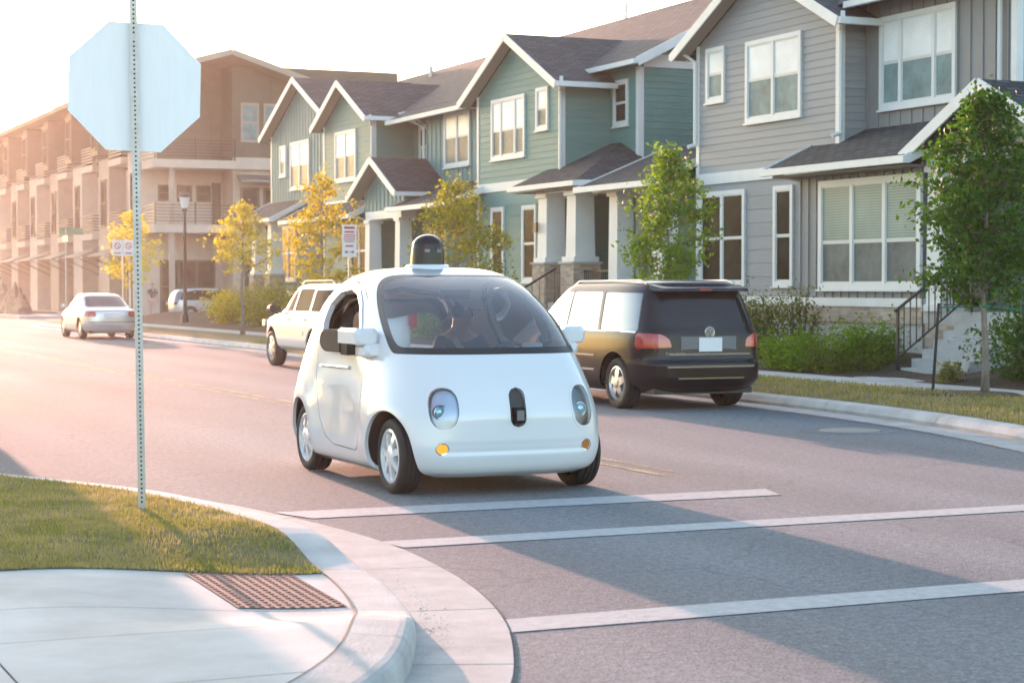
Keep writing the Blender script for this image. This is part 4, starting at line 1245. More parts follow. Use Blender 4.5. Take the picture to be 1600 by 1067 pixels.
# street facade (facing -X), bays repeating up the street
TF = front(XF + .9)
w = MB(); w.box(XF + .9, 34, 112.01, 170, 0, 8.6); w.build('wall', 'tan', E_)
w = MB(); w.box(XF + .9, 34, 112.01, 170, 8.6, 12.2); w.build('wall', 'tan', E_)
r = MB(); r.slab([(21.6, 172, 12.1), (21.6, 112, 12.1), (29, 112, 13.6), (29, 172, 13.6)], .25); r.build('roof', 'brownclad', E_)
for bi, y0 in enumerate((97.4, 104.6, 111.8, 119, 126.2, 133.4, 140.6, 147.8)):
    p = MB(); p.box(XF, XF + .9, y0, y0 + 2.6, 0, 8.6); p.build('pier', 'tan' if bi % 2 else 'cream', E_)
    window(E_, front(XF), y0 + .6, y0 + 1.9, 4.9, 7.5, (1,), up='pane_matte', lo='pane_matte', frame='brownclad', sashm='brownclad', trim=.08)
    bx = MB(); bx.box(XF - .5, XF + .9, y0 + .5, y0 + 2.3, 8.8, 11.8); bx = bx.build('bay_box', 'brownclad', E_)
    window(E_, front(XF - .5), y0 + .75, y0 + 2.05, 9.1, 11.3, (1,), up='pane_matte', lo='pane_matte', frame='brownclad', sashm='brownclad', trim=.08)
    window(E_, TF, y0 + 3.2, y0 + 4.6, 4.8, 7.4, (1,), up='pane_matte', lo='pane_matte', frame='brownclad', sashm='brownclad', trim=.08)
    window(E_, TF, y0 + 3.2, y0 + 4.6, 9.0, 11.2, (1,), up='pane_matte', lo='pane_matte', frame='brownclad', sashm='brownclad', trim=.08)
    window(E_, TF, y0 + 5.0, y0 + 6.6, .2, 2.9, (1, 1), up='pane_matte', lo='pane_matte', frame='brownclad', sashm='brownclad', sill=False)
    window(E_, TF, y0 + 2.9, y0 + 4.5, .2, 2.9, (1, 1), up='pane_matte', lo='pane_matte', frame='brownclad', sashm='brownclad', sill=False)
    for zz in (4.6, 8.4):
        s = MB(); s.box(XF - .3, XF + .9, y0 + 2.9, y0 + 6.0, zz - .35, zz); s = s.build('balcony', 'cream', E_)
        for i in range(6):
            rr = MB(); h = zz + .15 + .16 * i
            rr.box(XF - .28, XF - .25, y0 + 2.9, y0 + 6.0, h, h + .07); rr.box(XF - .25, XF + .8, y0 + 2.9, y0 + 2.93, h, h + .07); rr.build('rail', 'soffit' if zz > 8 else 'brownclad', s)
    a_ = MB(); a_.slab([(XF - 1.3, y0 + 6.8, 3.3), (XF - 1.3, y0 + 2.6, 3.3), (XF + .9, y0 + 2.6, 4.0), (XF + .9, y0 + 6.8, 4.0)], .08); a_.build('awning', 'tin', E_)
    for q in (2.7, 6.7):
        MB().bar((XF - 1.2, y0 + q, 3.25), (XF + .85, y0 + q, 2.3), .07, .07).build('brace', 'soffit', E_)
# ================================================================== VEHICLES
# car frame: x forward, y left, z up, origin on the ground midway between the axles
def ring(xf, xr, b, nf, nr, xm, per):
    """Plan outline at one height, resampled evenly in each quadrant."""
    out = []
    t = np.linspace(0, np.pi / 2, 400)
    for q in range(4):
        n = nf if q in (0, 3) else nr
        c = np.cos(t) ** (2 / n); s = np.sin(t) ** (2 / n)
        if q in (1, 3): c, s = c[::-1], s[::-1]
        ax = (xf - xm) if q in (0, 3) else (xr - xm)
        x = xm + ax * c; y = b * s * (1 if q < 2 else -1)
        L_ = np.concatenate([[0], np.cumsum(np.hypot(np.diff(x), np.diff(y)))])
        u = np.linspace(0, L_[-1], per + 1)[:-1]
        out.append(np.stack([np.interp(u, L_, x), np.interp(u, L_, y)], 1))
    return np.concatenate(out)

def loft(T, zs, xm=-.1, per=55, mod=None):
    """Stacked plan outlines -> (verts, normals, quads)."""
    T = np.array(T, float)
    P = [pchip(T[:, 0], T[:, i], zs) for i in range(1, 6)]
    rows = []
    for k, z in enumerate(zs):
        xf, xr, b, nf, nr = [p[k] for p in P]
        m_ = min(max(xm, xr + .02), xf - .02)
        r = ring(xf, xr, max(b, .01), nf, nr, m_, per)
        rows.append(np.column_stack([r, np.full(len(r), z)]))
    G_ = np.array(rows)
    if mod is not None: G_ = mod(G_)
    du = np.roll(G_, -1, 1) - np.roll(G_, 1, 1)
    dv = np.gradient(G_, axis=0)
    N_ = np.cross(du, dv); l = np.linalg.norm(N_, axis=2); l[l < 1e-9] = 1; N_ /= l[..., None]
    nz, nu, _ = G_.shape
    F = [(i * nu + j, i * nu + (j + 1) % nu, (i + 1) * nu + (j + 1) % nu, (i + 1) * nu + j) for i in range(nz - 1) for j in range(nu)]
    F.append(tuple((nz - 1) * nu + j for j in range(nu)))
    return G_.reshape(-1, 3), N_.reshape(-1, 3), F

def clip(S, fn):
    """Keep the part of surface S where fn(x, y, z) > 0, cutting faces along the outline."""
    V, N_, F = S
    val = fn(V[:, 0], V[:, 1], V[:, 2])
    V = list(map(tuple, V)); N_ = list(map(tuple, N_)); cache = {}
    pos = val > 0
    out = []
    for f in F:
        p = [pos[i] for i in f]
        if all(p): out.append(f); continue
        if not any(p): continue
        poly = []
        for a, b in zip(f, f[1:] + f[:1]):
            if pos[a]: poly.append(a)
            if pos[a] != pos[b]:
                k = (min(a, b), max(a, b))
                if k not in cache:
                    i, j = k; t = val[i] / (val[i] - val[j]); t = min(max(t, .002), .998)
                    V.append(tuple(V[i][c] * (1 - t) + V[j][c] * t for c in range(3)))
                    N_.append(tuple(N_[i][c] * (1 - t) + N_[j][c] * t for c in range(3)))
                    cache[k] = len(V) - 1
                poly.append(cache[k])
        if len(poly) >= 3: out.append(tuple(poly))
    used = sorted({i for f in out for i in f}); mp = {o: n for n, o in enumerate(used)}
    return np.array([V[i] for i in used]).reshape(-1, 3), np.array([N_[i] for i in used]).reshape(-1, 3), [tuple(mp[i] for i in f) for f in out]

def skin(name, S, material, parent, lift=0.0, rim=0.0):
    """Link a cut surface; rim turns its open edges inwards so that it has thickness."""
    V, N_, F = S
    if len(F) == 0: return None
    l = np.linalg.norm(N_, axis=1); l[l < 1e-9] = 1; N_ = N_ / l[:, None]
    V = V + N_ * lift
    F = list(F)
    if rim > 0:
        cnt = {}
        for f in F:
            for a, b in zip(f, f[1:] + f[:1]):
                k = (min(a, b), max(a, b)); cnt[k] = None if k in cnt else (a, b)
        V2 = []; N2 = []
        for k, e in cnt.items():
            if e is None: continue
            a, b = e
            base = len(V) + len(V2)
            q = [V[a], V[b], V[b] - N_[b] * rim, V[a] - N_[a] * rim]
            nn = np.cross(q[3] - q[0], q[1] - q[0]); ln = np.linalg.norm(nn)
            nn = nn / ln if ln > 1e-12 else N_[a]
            V2 += q; N2 += [nn] * 4
            F.append((base, base + 3, base + 2, base + 1))
        if V2:
            V = np.concatenate([V, np.array(V2)]); N_ = np.concatenate([N_, np.array(N2)])
    return add_mesh(name, V, F, material, parent, smooth=True, local=True, normals=N_)

def sd_poly(px, py, pts):
    """Signed distance to a polygon, positive inside."""
    pts = np.array(pts, float); n = len(pts)
    d = np.full(px.shape, 1e9); ins = np.zeros(px.shape, bool)
    for i in range(n):
        a = pts[i]; b = pts[(i + 1) % n]
        ex, ey = b - a; wx = px - a[0]; wy = py - a[1]
        t = np.clip((wx * ex + wy * ey) / (ex * ex + ey * ey), 0, 1)
        d = np.minimum(d, (wx - ex * t) ** 2 + (wy - ey * t) ** 2)
        c = ((a[1] <= py) & (b[1] > py)) | ((b[1] <= py) & (a[1] > py))
        with np.errstate(divide='ignore', invalid='ignore'):
            xi = a[0] + (py - a[1]) / (b[1] - a[1]) * ex if abs(b[1] - a[1]) > 1e-12 else np.full(px.shape, 1e9)
        ins ^= c & (px < xi)
    return np.where(ins, 1, -1) * np.sqrt(d)

def wheel(parent, x, y, r, w, rim_r, style, out, rim_mat):
    """Tyre with grooves; child rim with spokes. out = +1 if the outer face points to +y."""
    m = MB()
    h = w / 2
    prof = [(rim_r * .96, -h * .8), (rim_r * 1.04, -h * .98), (r * .86, -h * 1.02), (r * .96, -h * .92), (r * .995, -h * .72)]
    for g0 in (-.42, 0.0, .42):
        prof += [(r, h * (g0 - .12)), (r * .965, h * (g0 - .10)), (r * .965, h * (g0 + .10)), (r, h * (g0 + .12))]
    prof += [(r * .995, h * .72), (r * .96, h * .92), (r * .86, h * 1.02), (rim_r * 1.04, h * .98), (rim_r * .96, h * .8)]
    m.lathe(prof, 48, 'y', (x, y, r))
    ty = m.build('wheel', 'rubber', parent, smooth=True, local=True)
    o = out
    f0 = y + o * h * .92
    k = MB()
    k.lathe([(rim_r * 1.02, f0 - y - o * .10), (rim_r * 1.03, (f0 - y)), (rim_r * .93, f0 - y + o * .006), (rim_r * .86, f0 - y - o * .025), (rim_r * .84, f0 - y - o * .09)], 40, 'y', (x, y, r), flip=(o < 0))
    n, ww, hub, taper = style
    for i in range(n):
        t = 2 * math.pi * i / n + .3
        c, s = math.cos(t), math.sin(t)
        pts = []
        for (rr, wd, dp) in ((hub * .7, ww * .9, .004), (rim_r * .6, ww, .0), (rim_r * .92, ww * taper, -.012)):
            for sg in (-1, 1):
                for dd in (0, -.03):
                    pts.append((x + c * rr - s * wd * sg, f0 + o * (dp + dd), r + s * rr + c * wd * sg))
        F = []
        for a in (0, 4):
            F += [(a, a + 2, a + 6, a + 4), (a + 1, a + 5, a + 7, a + 3), (a, a + 4, a + 5, a + 1), (a + 2, a + 3, a + 7, a + 6)]
        k._add(pts, F)
    k.lathe([(hub, f0 - y - o * .03), (hub, f0 - y + o * .004), (hub * .55, f0 - y + o * .014), (.001, f0 - y + o * .015)], 20, 'y', (x, y, r), flip=(o < 0))
    k.build('rim', rim_mat, ty, local=True)
    b = MB(); b.lathe([(rim_r * .98, f0 - y - o * .075), (.001, f0 - y - o * .075)], 24, 'y', (x, y, r), flip=(o < 0))
    b.build('spoke_backing', 'black', ty, local=True)  # dark backing disc closing the openings between the spokes
    return ty

def half_width(T, xm, x, z):
    """Half width of a lofted body at (x, z)."""
    T = np.array(T, float)
    z = min(max(z, T[0, 0]), T[-1, 0])
    xf, xr, b, nf, nr = [float(pchip(T[:, 0], T[:, i], np.array([z]))[0]) for i in range(1, 6)]
    n = nf if x > xm else nr
    u = abs((x - xm) / ((xf if x > xm else xr) - xm))
    return b * max(0.0, 1 - min(u, 1) ** n) ** (1 / n)

def well(parent, T, xm, ax, wr, r, inner, sg):
    """Dark arch liner: a half tunnel that ends just inside the body side."""
    V = []; F = []; k = 22
    for i in range(k + 1):
        t = math.pi * i / k
        x, z = ax + r * math.cos(t), wr + r * math.sin(t)
        o = max(half_width(T, xm, x, z) - .012, inner + .01)
        V += [(x, sg * inner, z), (x, sg * o, z)]
    for i in range(k):
        F.append((2 * i, 2 * i + 1, 2 * i + 3, 2 * i + 2))
    F.append(tuple(2 * i for i in range(k + 1)))
    return add_mesh('wheel_well', V, F, 'black', parent, local=True)

# ------------------------------------------------------------------ the bubble car
C1 = empty('bubble_car', (0, 0, 0), 0, 'small white rounded self driving car with black roof dome crossing the street', 'car')
TF1 = [(.15, 1.50, -1.60, .84, 4.6, 4.6), (.19, 1.58, -1.66, .90, 4.8, 4.9), (.25, 1.62, -1.71, .93, 4.8, 5), (.40, 1.655, -1.75, .95, 4.6, 5),
       (.60, 1.655, -1.75, .95, 4.3, 4.8), (.80, 1.61, -1.73, .935, 4.0, 4.6), (1.0, 1.515, -1.69, .905, 3.7, 4.2), (1.15, 1.40, -1.645, .88, 3.5, 3.9),
       (1.30, 1.22, -1.58, .845, 3.5, 3.7), (1.45, 1.01, -1.49, .80, 3.4, 3.5), (1.60, .73, -1.35, .735, 3.3, 3.3), (1.70, .47, -1.18, .66, 3.2, 3.1),
       (1.77, .22, -.98, .555, 3.0, 2.9), (1.81, -.02, -.76, .41, 2.7, 2.6), (1.83, -.30, -.45, .08, 2.2, 2.2)]
zs1 = np.concatenate([np.linspace(.15, 1.7, 100)[:-1], 1.7 + .13 * (1 - (1 - np.linspace(0, 1, 34)) ** 2)])
AX, AR, WR = 1.08, .365, .30
def flare(G_):
    """Soft bulge of the wings round the wheel arches, and the shallow bumper recess."""
    x, y, z = G_[..., 0], G_[..., 1], G_[..., 2]
    for ax in (AX, -AX):
        d = np.hypot(x - ax, z - .31)
        k = np.exp(-((d - AR - .02) / .13) ** 2) * np.clip((z - .12) / .3, 0, 1) * (np.abs(y) > .5)
        G_[..., 1] = G_[..., 1] + np.sign(y) * .018 * k
    w = np.clip((.66 - np.abs(y)) / .05, 0, 1); w2 = np.clip((.05 - np.abs(z - .385)) / .018, 0, 1)
    dip = w * w * (3 - 2 * w) * w2 * (x > 1.0)
    G_[..., 0] = G_[..., 0] - .020 * dip * np.clip((.445 - z) / .12, .35, 1)
    # scooped door side below the handle
    q = np.clip(1 - ((x + .05) / .62) ** 2, 0, 1) * np.exp(-((z - .66) / .28) ** 2) * (np.abs(y) > .7)
    G_[..., 1] = G_[..., 1] - np.sign(y) * .028 * q
    return G_
S0 = loft(TF1, zs1, -.1, 60, flare)
def smin(a, b, k=.06):
    h = np.clip(.5 + .5 * (b - a) / k, 0, 1)
    return b * (1 - h) + a * h - k * h * (1 - h)
def f_ws(x, y, z):
    return smin(smin(x - (.965 - (z - 1.11) * 1.298) , z - 1.115, .05), 1.758 - z, .10) * 1.0
WIN = [(-.40, 1.12), (-.60, 1.20), (-.68, 1.36), (-.66, 1.50), (-.50, 1.60), (-.24, 1.625), (-.02, 1.58), (.14, 1.49), (.28, 1.33), (.36, 1.12)]
DOOR = [(-.70, 1.20), (-.66, .95), (-.58, .75), (-.50, .52), (-.36, .38), (-.15, .31), (.45, .30), (.53, .36), (.555, .60), (.555, .90), (.48, 1.12), (.40, 1.33), (.22, 1.56), (.0, 1.665), (-.3, 1.70), (-.58, 1.655), (-.76, 1.53), (-.78, 1.35)]
def f_win(x, y, z): return np.where(np.abs(y) > .35, sd_poly(x, z, WIN), -1)
def f_door(x, y, z): return np.where(np.abs(y) > .35, sd_poly(x, z, DOOR), -1)
def f_arch(x, y, z):
    a = np.minimum(np.hypot(x - AX, z - .30), np.hypot(x + AX, z - .30)) - AR
    return np.where(np.abs(y) > .45, a, 1.0)
def pill(y, z, cy, cz, hy, hz, tilt=0.0):
    yy = y - cy + tilt * (z - cz); r_ = hy
    dz = np.clip(np.abs(z - cz) - (hz - r_), 0, None)
    return r_ - np.hypot(yy, dz)
def f_lamp(x, y, z):
    q = np.minimum(1, 1)
    a = np.abs(y) - .60; b = z - .70
    s = (np.abs((a + .05 * b) / .112) ** 2.5 + np.abs(b / .168) ** 2.5) ** (1 / 2.5)
    return np.where(x > .9, (1 - s) * .12, -1)
def f_nose(x, y, z): return np.where(x > .9, pill(y, z, 0, .70, .062, .150), -1)
def f_sig(x, y, z): return np.where(x > .9, .043 - np.hypot(np.abs(y) - .625, z - .385), -1)
g_ = .0055
body = clip(S0, f_arch)
def f_rw(x, y, z): return np.where(x < -.9, smin(smin(z - 1.06, 1.56 - z, .08), .62 - np.abs(y), .1), -1)
body = clip(body, lambda x, y, z: -f_ws(x, y, z))
body = clip(body, lambda x, y, z: -f_rw(x, y, z))
skin('rear_window', clip(S0, f_rw), 'screen', C1, lift=-.006)
for fn in (f_lamp, f_nose, f_sig):
    body = clip(body, lambda x, y, z, fn=fn: -fn(x, y, z))
shell = clip(body, lambda x, y, z: -f_door(x, y, z) - g_)
skin('body', shell, 'carwhite', C1, rim=.03)
door_s = clip(body, lambda x, y, z: f_door(x, y, z) - g_)
door_p = clip(door_s, lambda x, y, z: -f_win(x, y, z) - .045)
frame_s = clip(clip(door_s, lambda x, y, z: f_win(x, y, z) + .043), lambda x, y, z: -f_win(x, y, z))
glass_s = clip(S0, lambda x, y, z: f_win(x, y, z) + .004)
for sg, nm in ((-1, 'right'), (1, 'left')):
    half = lambda S: clip(S, lambda x, y, z: y * sg)
    d = skin('door', half(door_p), 'carwhite', C1, rim=.03)
    skin('window_frame', half(frame_s), 'carwhite', d, lift=.012, rim=.05)
    if sg > 0: skin('side_window', half(glass_s), 'screen', d, lift=-.015)
    # dark backing of the shut line
    # handle: bright bar set in a scoop below the window
    hz = []
    xs_ = np.linspace(-.55, .22, 16)
    m = MB(); m.tube([(x_, sg * (.905 + .012 * math.sin((x_ + .55) / .77 * math.pi)), .972 + .010 * x_) for x_ in xs_], .014, 8)
    m.build('handle', 'chrome', d, smooth=True, local=True)
# the shut-line shadow, put in as a dark liner just inside the shell
lin = clip(S0, lambda x, y, z: .03 - np.abs(f_door(x, y, z)))
lin = clip(lin, lambda x, y, z: -f_win(x, y, z) - .02)
skin('shut_line_shade', lin, 'black', C1, lift=-.02)
# belt seam between hood and windscreen pillar
seam = clip(S0, lambda x, y, z: .004 - np.abs(z - 1.112))
seam = clip(seam, lambda x, y, z: np.where((x > .46) & (np.abs(y) > .3), 1.0, -1.0) * np.where(f_ws(x, y, z) > -.0, -1, 1))
skin('belt_seam', seam, 'black', C1, lift=.001)
# windscreen: clear centre, black ceramic border
ws_all = clip(S0, lambda x, y, z: f_ws(x, y, z) - .004)
def f_wsin(x, y, z):
    return smin(smin(x - (1.045 - (z - 1.11) * 1.298), z - 1.170, .10), 1.742 - z, .12)
skin('windscreen', clip(ws_all, lambda x, y, z: f_wsin(x, y, z)), 'screen', C1, lift=-.004)
skin('windscreen_border', clip(ws_all, lambda x, y, z: -f_wsin(x, y, z)), 'black', C1, lift=-.004, rim=.02)
# lamps
for sg in (-1, 1):
    half = lambda S: clip(S, lambda x, y, z: y * sg)
    bowl = skin('headlight', half(clip(S0, f_lamp)), 'lampbowl', C1, lift=-.05)
    skin('surround', half(clip(clip(S0, lambda x, y, z: f_lamp(x, y, z) + .012), lambda x, y, z: -f_lamp(x, y, z) + .004)), 'carwhite', bowl, lift=.004, rim=.03)
    skin('lens', half(clip(S0, lambda x, y, z: f_lamp(x, y, z) - .004)), 'lens', bowl, lift=-.003)
    # projector unit low in the bowl, turned forwards
    lx = MB(); lx.lathe([(.062, -.05), (.062, .0), (.052, .008), (.048, .0)], 28, 'x', (1.515, sg * .605, .665)); lx.build('projector_ring', 'chrome', bowl, smooth=True, local=True)
    lx = MB(); lx.lathe([(.048, -.002), (.040, .008), (.022, .014), (.001, .016)], 24, 'x', (1.515, sg * .605, .665)); lx.build('projector_lens', 'bluelens', bowl, smooth=True, local=True)
    sig = skin('turn_signal', half(clip(S0, f_sig)), 'amberlit' if sg < 0 else 'amber', C1, lift=-.004)
    sig['label'] = 'glowing amber turn signal' if sg < 0 else 'unlit amber turn signal'
    skin('signal_ring', half(clip(clip(S0, lambda x, y, z: f_sig(x, y, z) + .008), lambda x, y, z: -f_sig(x, y, z))), 'chrome', sig, lift=.003, rim=.01)
nose = skin('nose_sensor', clip(S0, f_nose), 'black', C1, lift=-.02)
skin('sensor_rim', clip(clip(S0, lambda x, y, z: f_nose(x, y, z) + .006), lambda x, y, z: -f_nose(x, y, z)), 'black', nose, lift=.002, rim=.025)
m = MB(); m.box(1.615, 1.685, -.042, .042, .575, .70); m.build('radar_unit', 'gloss', nose, local=True)
m = MB(); m.box(1.684, 1.700, -.030, .030, .60, .68); m.build('radar_face', 'dash', nose, local=True)
# mirrors: white arm box from the pillar with a black pod behind it
for sg in (-1, 1):
    m = MB()
    y0 = sg * .84; y1 = sg * 1.045
    def rbox(mb, x0, x1, ya, yb, z0, z1, c=.02):
        ya, yb = min(ya, yb), max(ya, yb)
        P = []
        for (xx, k) in ((x0, c), (x0 + c, 0), (x1 - c, 0), (x1, c)):
            P.append([(xx, ya + k, z0 + c * .5 + k), (xx, ya + c + k, z0 + k * .5), (xx, yb - c - k, z0 + k * .5), (xx, yb - k, z0 + c + k * .5), (xx, yb - k, z1 - c - k), (xx, yb - c - k, z1 - k), (xx, ya + c + k, z1 - k), (xx, ya + k, z1 - c - k)])
        V = [p for r_ in P for p in r_]
        F = [(i * 8 + j, i * 8 + (j + 1) % 8, (i + 1) * 8 + (j + 1) % 8, (i + 1) * 8 + j) for i in range(3) for j in range(8)]
        F += [tuple(range(7, -1, -1)), tuple(24 + j for j in range(8))]
        mb._add(V, F)
    rbox(m, .28, .74, y0, y1, 1.175, 1.315, .028)
    arm = m.build('mirror_arm', 'carwhite', C1, local=True)
    m = MB(); rbox(m, .50, .76, sg * .80, sg * .97, 1.08, 1.19, .03); m.build('mirror_foot', 'carwhite', arm, local=True)
    m = MB()
    V = []
    for k in range(14):
        t = math.pi * k / 13
        V.append((-.02 - .20 * math.sin(t) if True else 0, 1.20 + .095 * math.cos(t)))
    V = [(.30, 1.295)] + V + [(.30, 1.105)]
    P = [(a, sg * .88, b) for a, b in V] + [(a, sg * 1.03, b) for a, b in V]
    n_ = len(V)
    F = [tuple(range(n_)), tuple(range(2 * n_ - 1, n_ - 1, -1))] + [(i, i + n_, (i + 1) % n_ + n_, (i + 1) % n_) for i in range(n_)]
    m._add(P, F); m.build('mirror_pod', 'rubber', arm, local=True)
    m = MB(); m.box(.30, .46, min(sg * .91, sg * 1.02), max(sg * .91, sg * 1.02), 1.09, 1.176); m.build('camera_housing', 'rubber', arm, local=True)
# roof sensor dome
m = MB(); m.lathe([(.20, 1.805), (.195, 1.83), (.185, 1.845), (.16, 1.85)], 40, 'z', (-.30, 0, 0), flip=True); m.build('dome_base', 'carwhite', C1, smooth=True, local=True)
m = MB()
prof = [(.150, 1.845), (.148, 1.90), (.143, 1.97), (.136, 2.01)] + [(.136 * math.cos(t), 2.01 + .105 * math.sin(t)) for t in np.linspace(.1, 1.55, 10)]
m.lathe(prof, 40, 'z', (-.30, 0, 0), flip=True)
dome = m.build('sensor_dome', 'gloss', C1, smooth=True, local=True)
m = MB(); m.box(-.42, -.157, -.006, .006, 1.85, 2.0); m.build('dome_seam', 'black', dome, local=True)
for sy in (-1, 1):
    a = sy * .40
    cx, cy = -.30 + .1425 * math.cos(a), .1425 * math.sin(a)
    m = MB(); tx, ty_ = -math.sin(a) * .024, math.cos(a) * .024
    m.slab([(cx - tx + .004, cy - ty_, 1.955), (cx + tx + .004, cy + ty_, 1.955), (cx + tx, cy + ty_, 1.983), (cx - tx, cy - ty_, 1.983)], .004)
    m.build('dome_label', 'dash', dome, local=True)
m = MB(); m.lathe([(.162, 1.846), (.162, 1.90), (.157, 1.97)], 12, 'z', (-.33, .02, 0), flip=True)
# wheels
for ax in (AX, -AX):
    for sg in (-1, 1):
        wheel(C1, ax, sg * .785, WR, .19, .215, (7, .026, .085, 1.15), sg, 'carwhite')
        well(C1, TF1, -.1, ax, .30, AR + .012, .50, sg)
m = MB(); m.box(-1.5, 1.45, -.50, .50, .20, .24); m.build('underbody', 'black', C1, local=True)
m = MB(); m.box(-.70, .70, -.86, .86, .17, .21); m.build('floor_pan', 'black', C1, local=True)
# interior
m = MB(); m.slab([(1.25, -.62, 1.06), (1.25, .62, 1.06), (.82, .72, 1.10), (.82, -.72, 1.10)], .25); m.build('dashboard', 'dash', C1, local=True)
for sy, dx in ((-.52, -.28), (.36, 0.0)):
    m = MB()
    m.tube([(-.42 + dx, sy, .50), (-.46 + dx, sy, .75), (-.52 + dx, sy, 1.05), (-.56 + dx, sy, 1.14)], [.24, .25, .22, .14], 10)
    m.tube([(-.58 + dx, sy, 1.14), (-.62 + dx, sy, 1.28), (-.63 + dx, sy, 1.36)], [.08, .12, .07], 8)
    m.tube([(-.45 + dx, sy, .52), (.02 + dx, sy, .56), (.08 + dx, sy, .54)], [.22, .22, .12], 10)
    m.build('seat', 'interior', C1, smooth=True, local=True)
m = MB(); m.tube([(.62 + .06 * math.sin(t), .36 + .17 * math.cos(t), 1.02 + .17 * math.sin(t)) for t in np.linspace(0, 2 * math.pi, 25)], .014, 6, caps=False)
m.build('steering_wheel', 'interior', C1, local=True)
m = MB(); m.box(.34, .44, -.14, .10, 1.55, 1.63); m.build('mirror_camera', 'black', C1, local=True)
m = MB(); m.box(-1.35, -.72, -.72, .72, .55, .98); m.build('rear_shelf', 'interior', C1, local=True)
m = MB(); m.tube([(-1.12, -.66, 1.0), (-1.06, -.64, 1.35), (-.95, -.52, 1.56), (-.9, 0, 1.63), (-.95, .52, 1.56), (-1.06, .64, 1.35), (-1.12, .66, 1.0)], .022, 8); m.build('roll_bar', 'interior', C1, local=True)
m = MB(); m.box(1.00, 1.10, .33, .47, 1.10, 1.19); m.build('dash_box', 'signwhite', C1, local=True)
C1.location = (6.235, 15.49, 0); C1.rotation_euler = (0, 0, R(-90))

# ------------------------------------------------------------------ other vehicles
def simple_car(name, label, T, zs, xm, per, paint, axles, wr, track, arch_r, style, rim_mat, mod=None, group='cars parked along the far kerb', wid=.22):
    c = empty(name, (0, 0, 0), 0, label, 'car' if 'van' not in name else 'minivan', group)
    S = loft(T, zs, xm, per, mod)
    def fa(x, y, z):
        a = np.minimum(np.hypot(x - axles[0], z - wr), np.hypot(x - axles[1], z - wr)) - arch_r
        return np.where(np.abs(y) > .4, a, 1.0)
    for ax in axles:
        for sg in (-1, 1):
            wheel(c, ax, sg * track, wr, wid, wr * .66, style, sg, rim_mat)
            well(c, T, xm, ax, wr, arch_r + .012, track - .3, sg)
    return c, S, fa
def both(S, name, m, parent, **k):
    for sg in (-1, 1):
        skin(name, clip(S, lambda x, y, z: y * sg), m, parent, **k)

# black minivan, seen from behind
TV = [(.24, 2.40, -2.30, .86, 5, 5), (.32, 2.48, -2.44, .93, 5, 6), (.45, 2.52, -2.50, .955, 5, 7), (.62, 2.52, -2.50, .965, 5, 7), (.68, 2.51, -2.46, .966, 5, 7), (.95, 2.42, -2.43, .955, 5, 7.5),
      (1.02, 1.85, -2.42, .945, 5, 7.5), (1.10, 1.45, -2.40, .93, 5, 7), (1.30, 1.08, -2.33, .88, 5, 7), (1.50, .70, -2.25, .825, 5, 7), (1.62, .42, -2.20, .78, 5, 6.5), (1.70, .1, -2.14, .70, 4.5, 6), (1.735, -.3, -1.95, .55, 4, 5), (1.75, -.8, -1.3, .2, 3, 3)]
zv = np.concatenate([np.linspace(.24, 1.66, 80)[:-1], 1.66 + .09 * (1 - (1 - np.linspace(0, 1, 22)) ** 2)])
van, SV, fav = simple_car('parked_minivan', 'glossy black minivan parked at the far kerb behind the bubble car', TV, zv, 0, 45, 'vanpaint', (1.55, -1.52), .345, .80, .43, (5, .055, .07, .6), 'alloy', wid=.23)
SIDE = [[(-2.06, 1.07), (-1.10, 1.07), (-1.02, 1.56), (-1.96, 1.55)], [(-.98, 1.07), (-.02, 1.07), (-.04, 1.57), (-.90, 1.565)], [(.05, 1.07), (1.22, 1.07), (.72, 1.42), (.42, 1.56), (.02, 1.57)]]
def f_vs(x, y, z):
    d = np.full(x.shape, -1.0)
    for p in SIDE: d = np.maximum(d, sd_poly(x, z, p))
    return np.where((np.abs(y) > .6) & (x > -2.12), d + .02, -1)
def f_vr(x, y, z): return np.where(x < -2.05, smin(smin(z - 1.10 - .04 * (y / .8) ** 2, 1.575 - z, .05), .80 - .32 * (z - 1.10) - np.abs(y), .10), -1)
def f_vl(x, y, z):
    a = sd_poly(np.where(np.abs(y) > .93, 9, np.abs(y)), z, [(.56, .85), (.58, .95), (.68, 1.02), (1.2, 1.06), (1.2, .82)])
    return np.where((x < -1.95), np.minimum(np.where(np.abs(y) > .9, 1, a), np.minimum(np.minimum(1.05 - z, z - .82), x * -1 - 2.07)), -1)
def f_plate(x, y, z): return np.where(x < -2.2, np.minimum(.43 - np.abs(y), np.minimum(z - .74, .93 - z)), -1)
b_ = clip(SV, fav)
for fn in (f_vs, f_vr, f_vl):
    b_ = clip(b_, lambda x, y, z, fn=fn: -fn(x, y, z))
skin('body', b_, 'vanpaint', van, rim=.03)
both(clip(SV, f_vs), 'side_window', 'carglass', van, lift=-.006)
skin('rear_window', clip(SV, f_vr), 'rearglass', van, lift=-.004)
both(clip(clip(SV, f_vl), lambda x, y, z: .73 - np.abs(y) * np.where(x < -2.3, 1, 2)), 'reversing_lamp', 'tailclear', van, lift=.004)
both(clip(clip(SV, f_vl), lambda x, y, z: -.73 + np.abs(y) * np.where(x < -2.3, 1, 2)), 'tail_lamp', 'taillight', van, lift=.006)
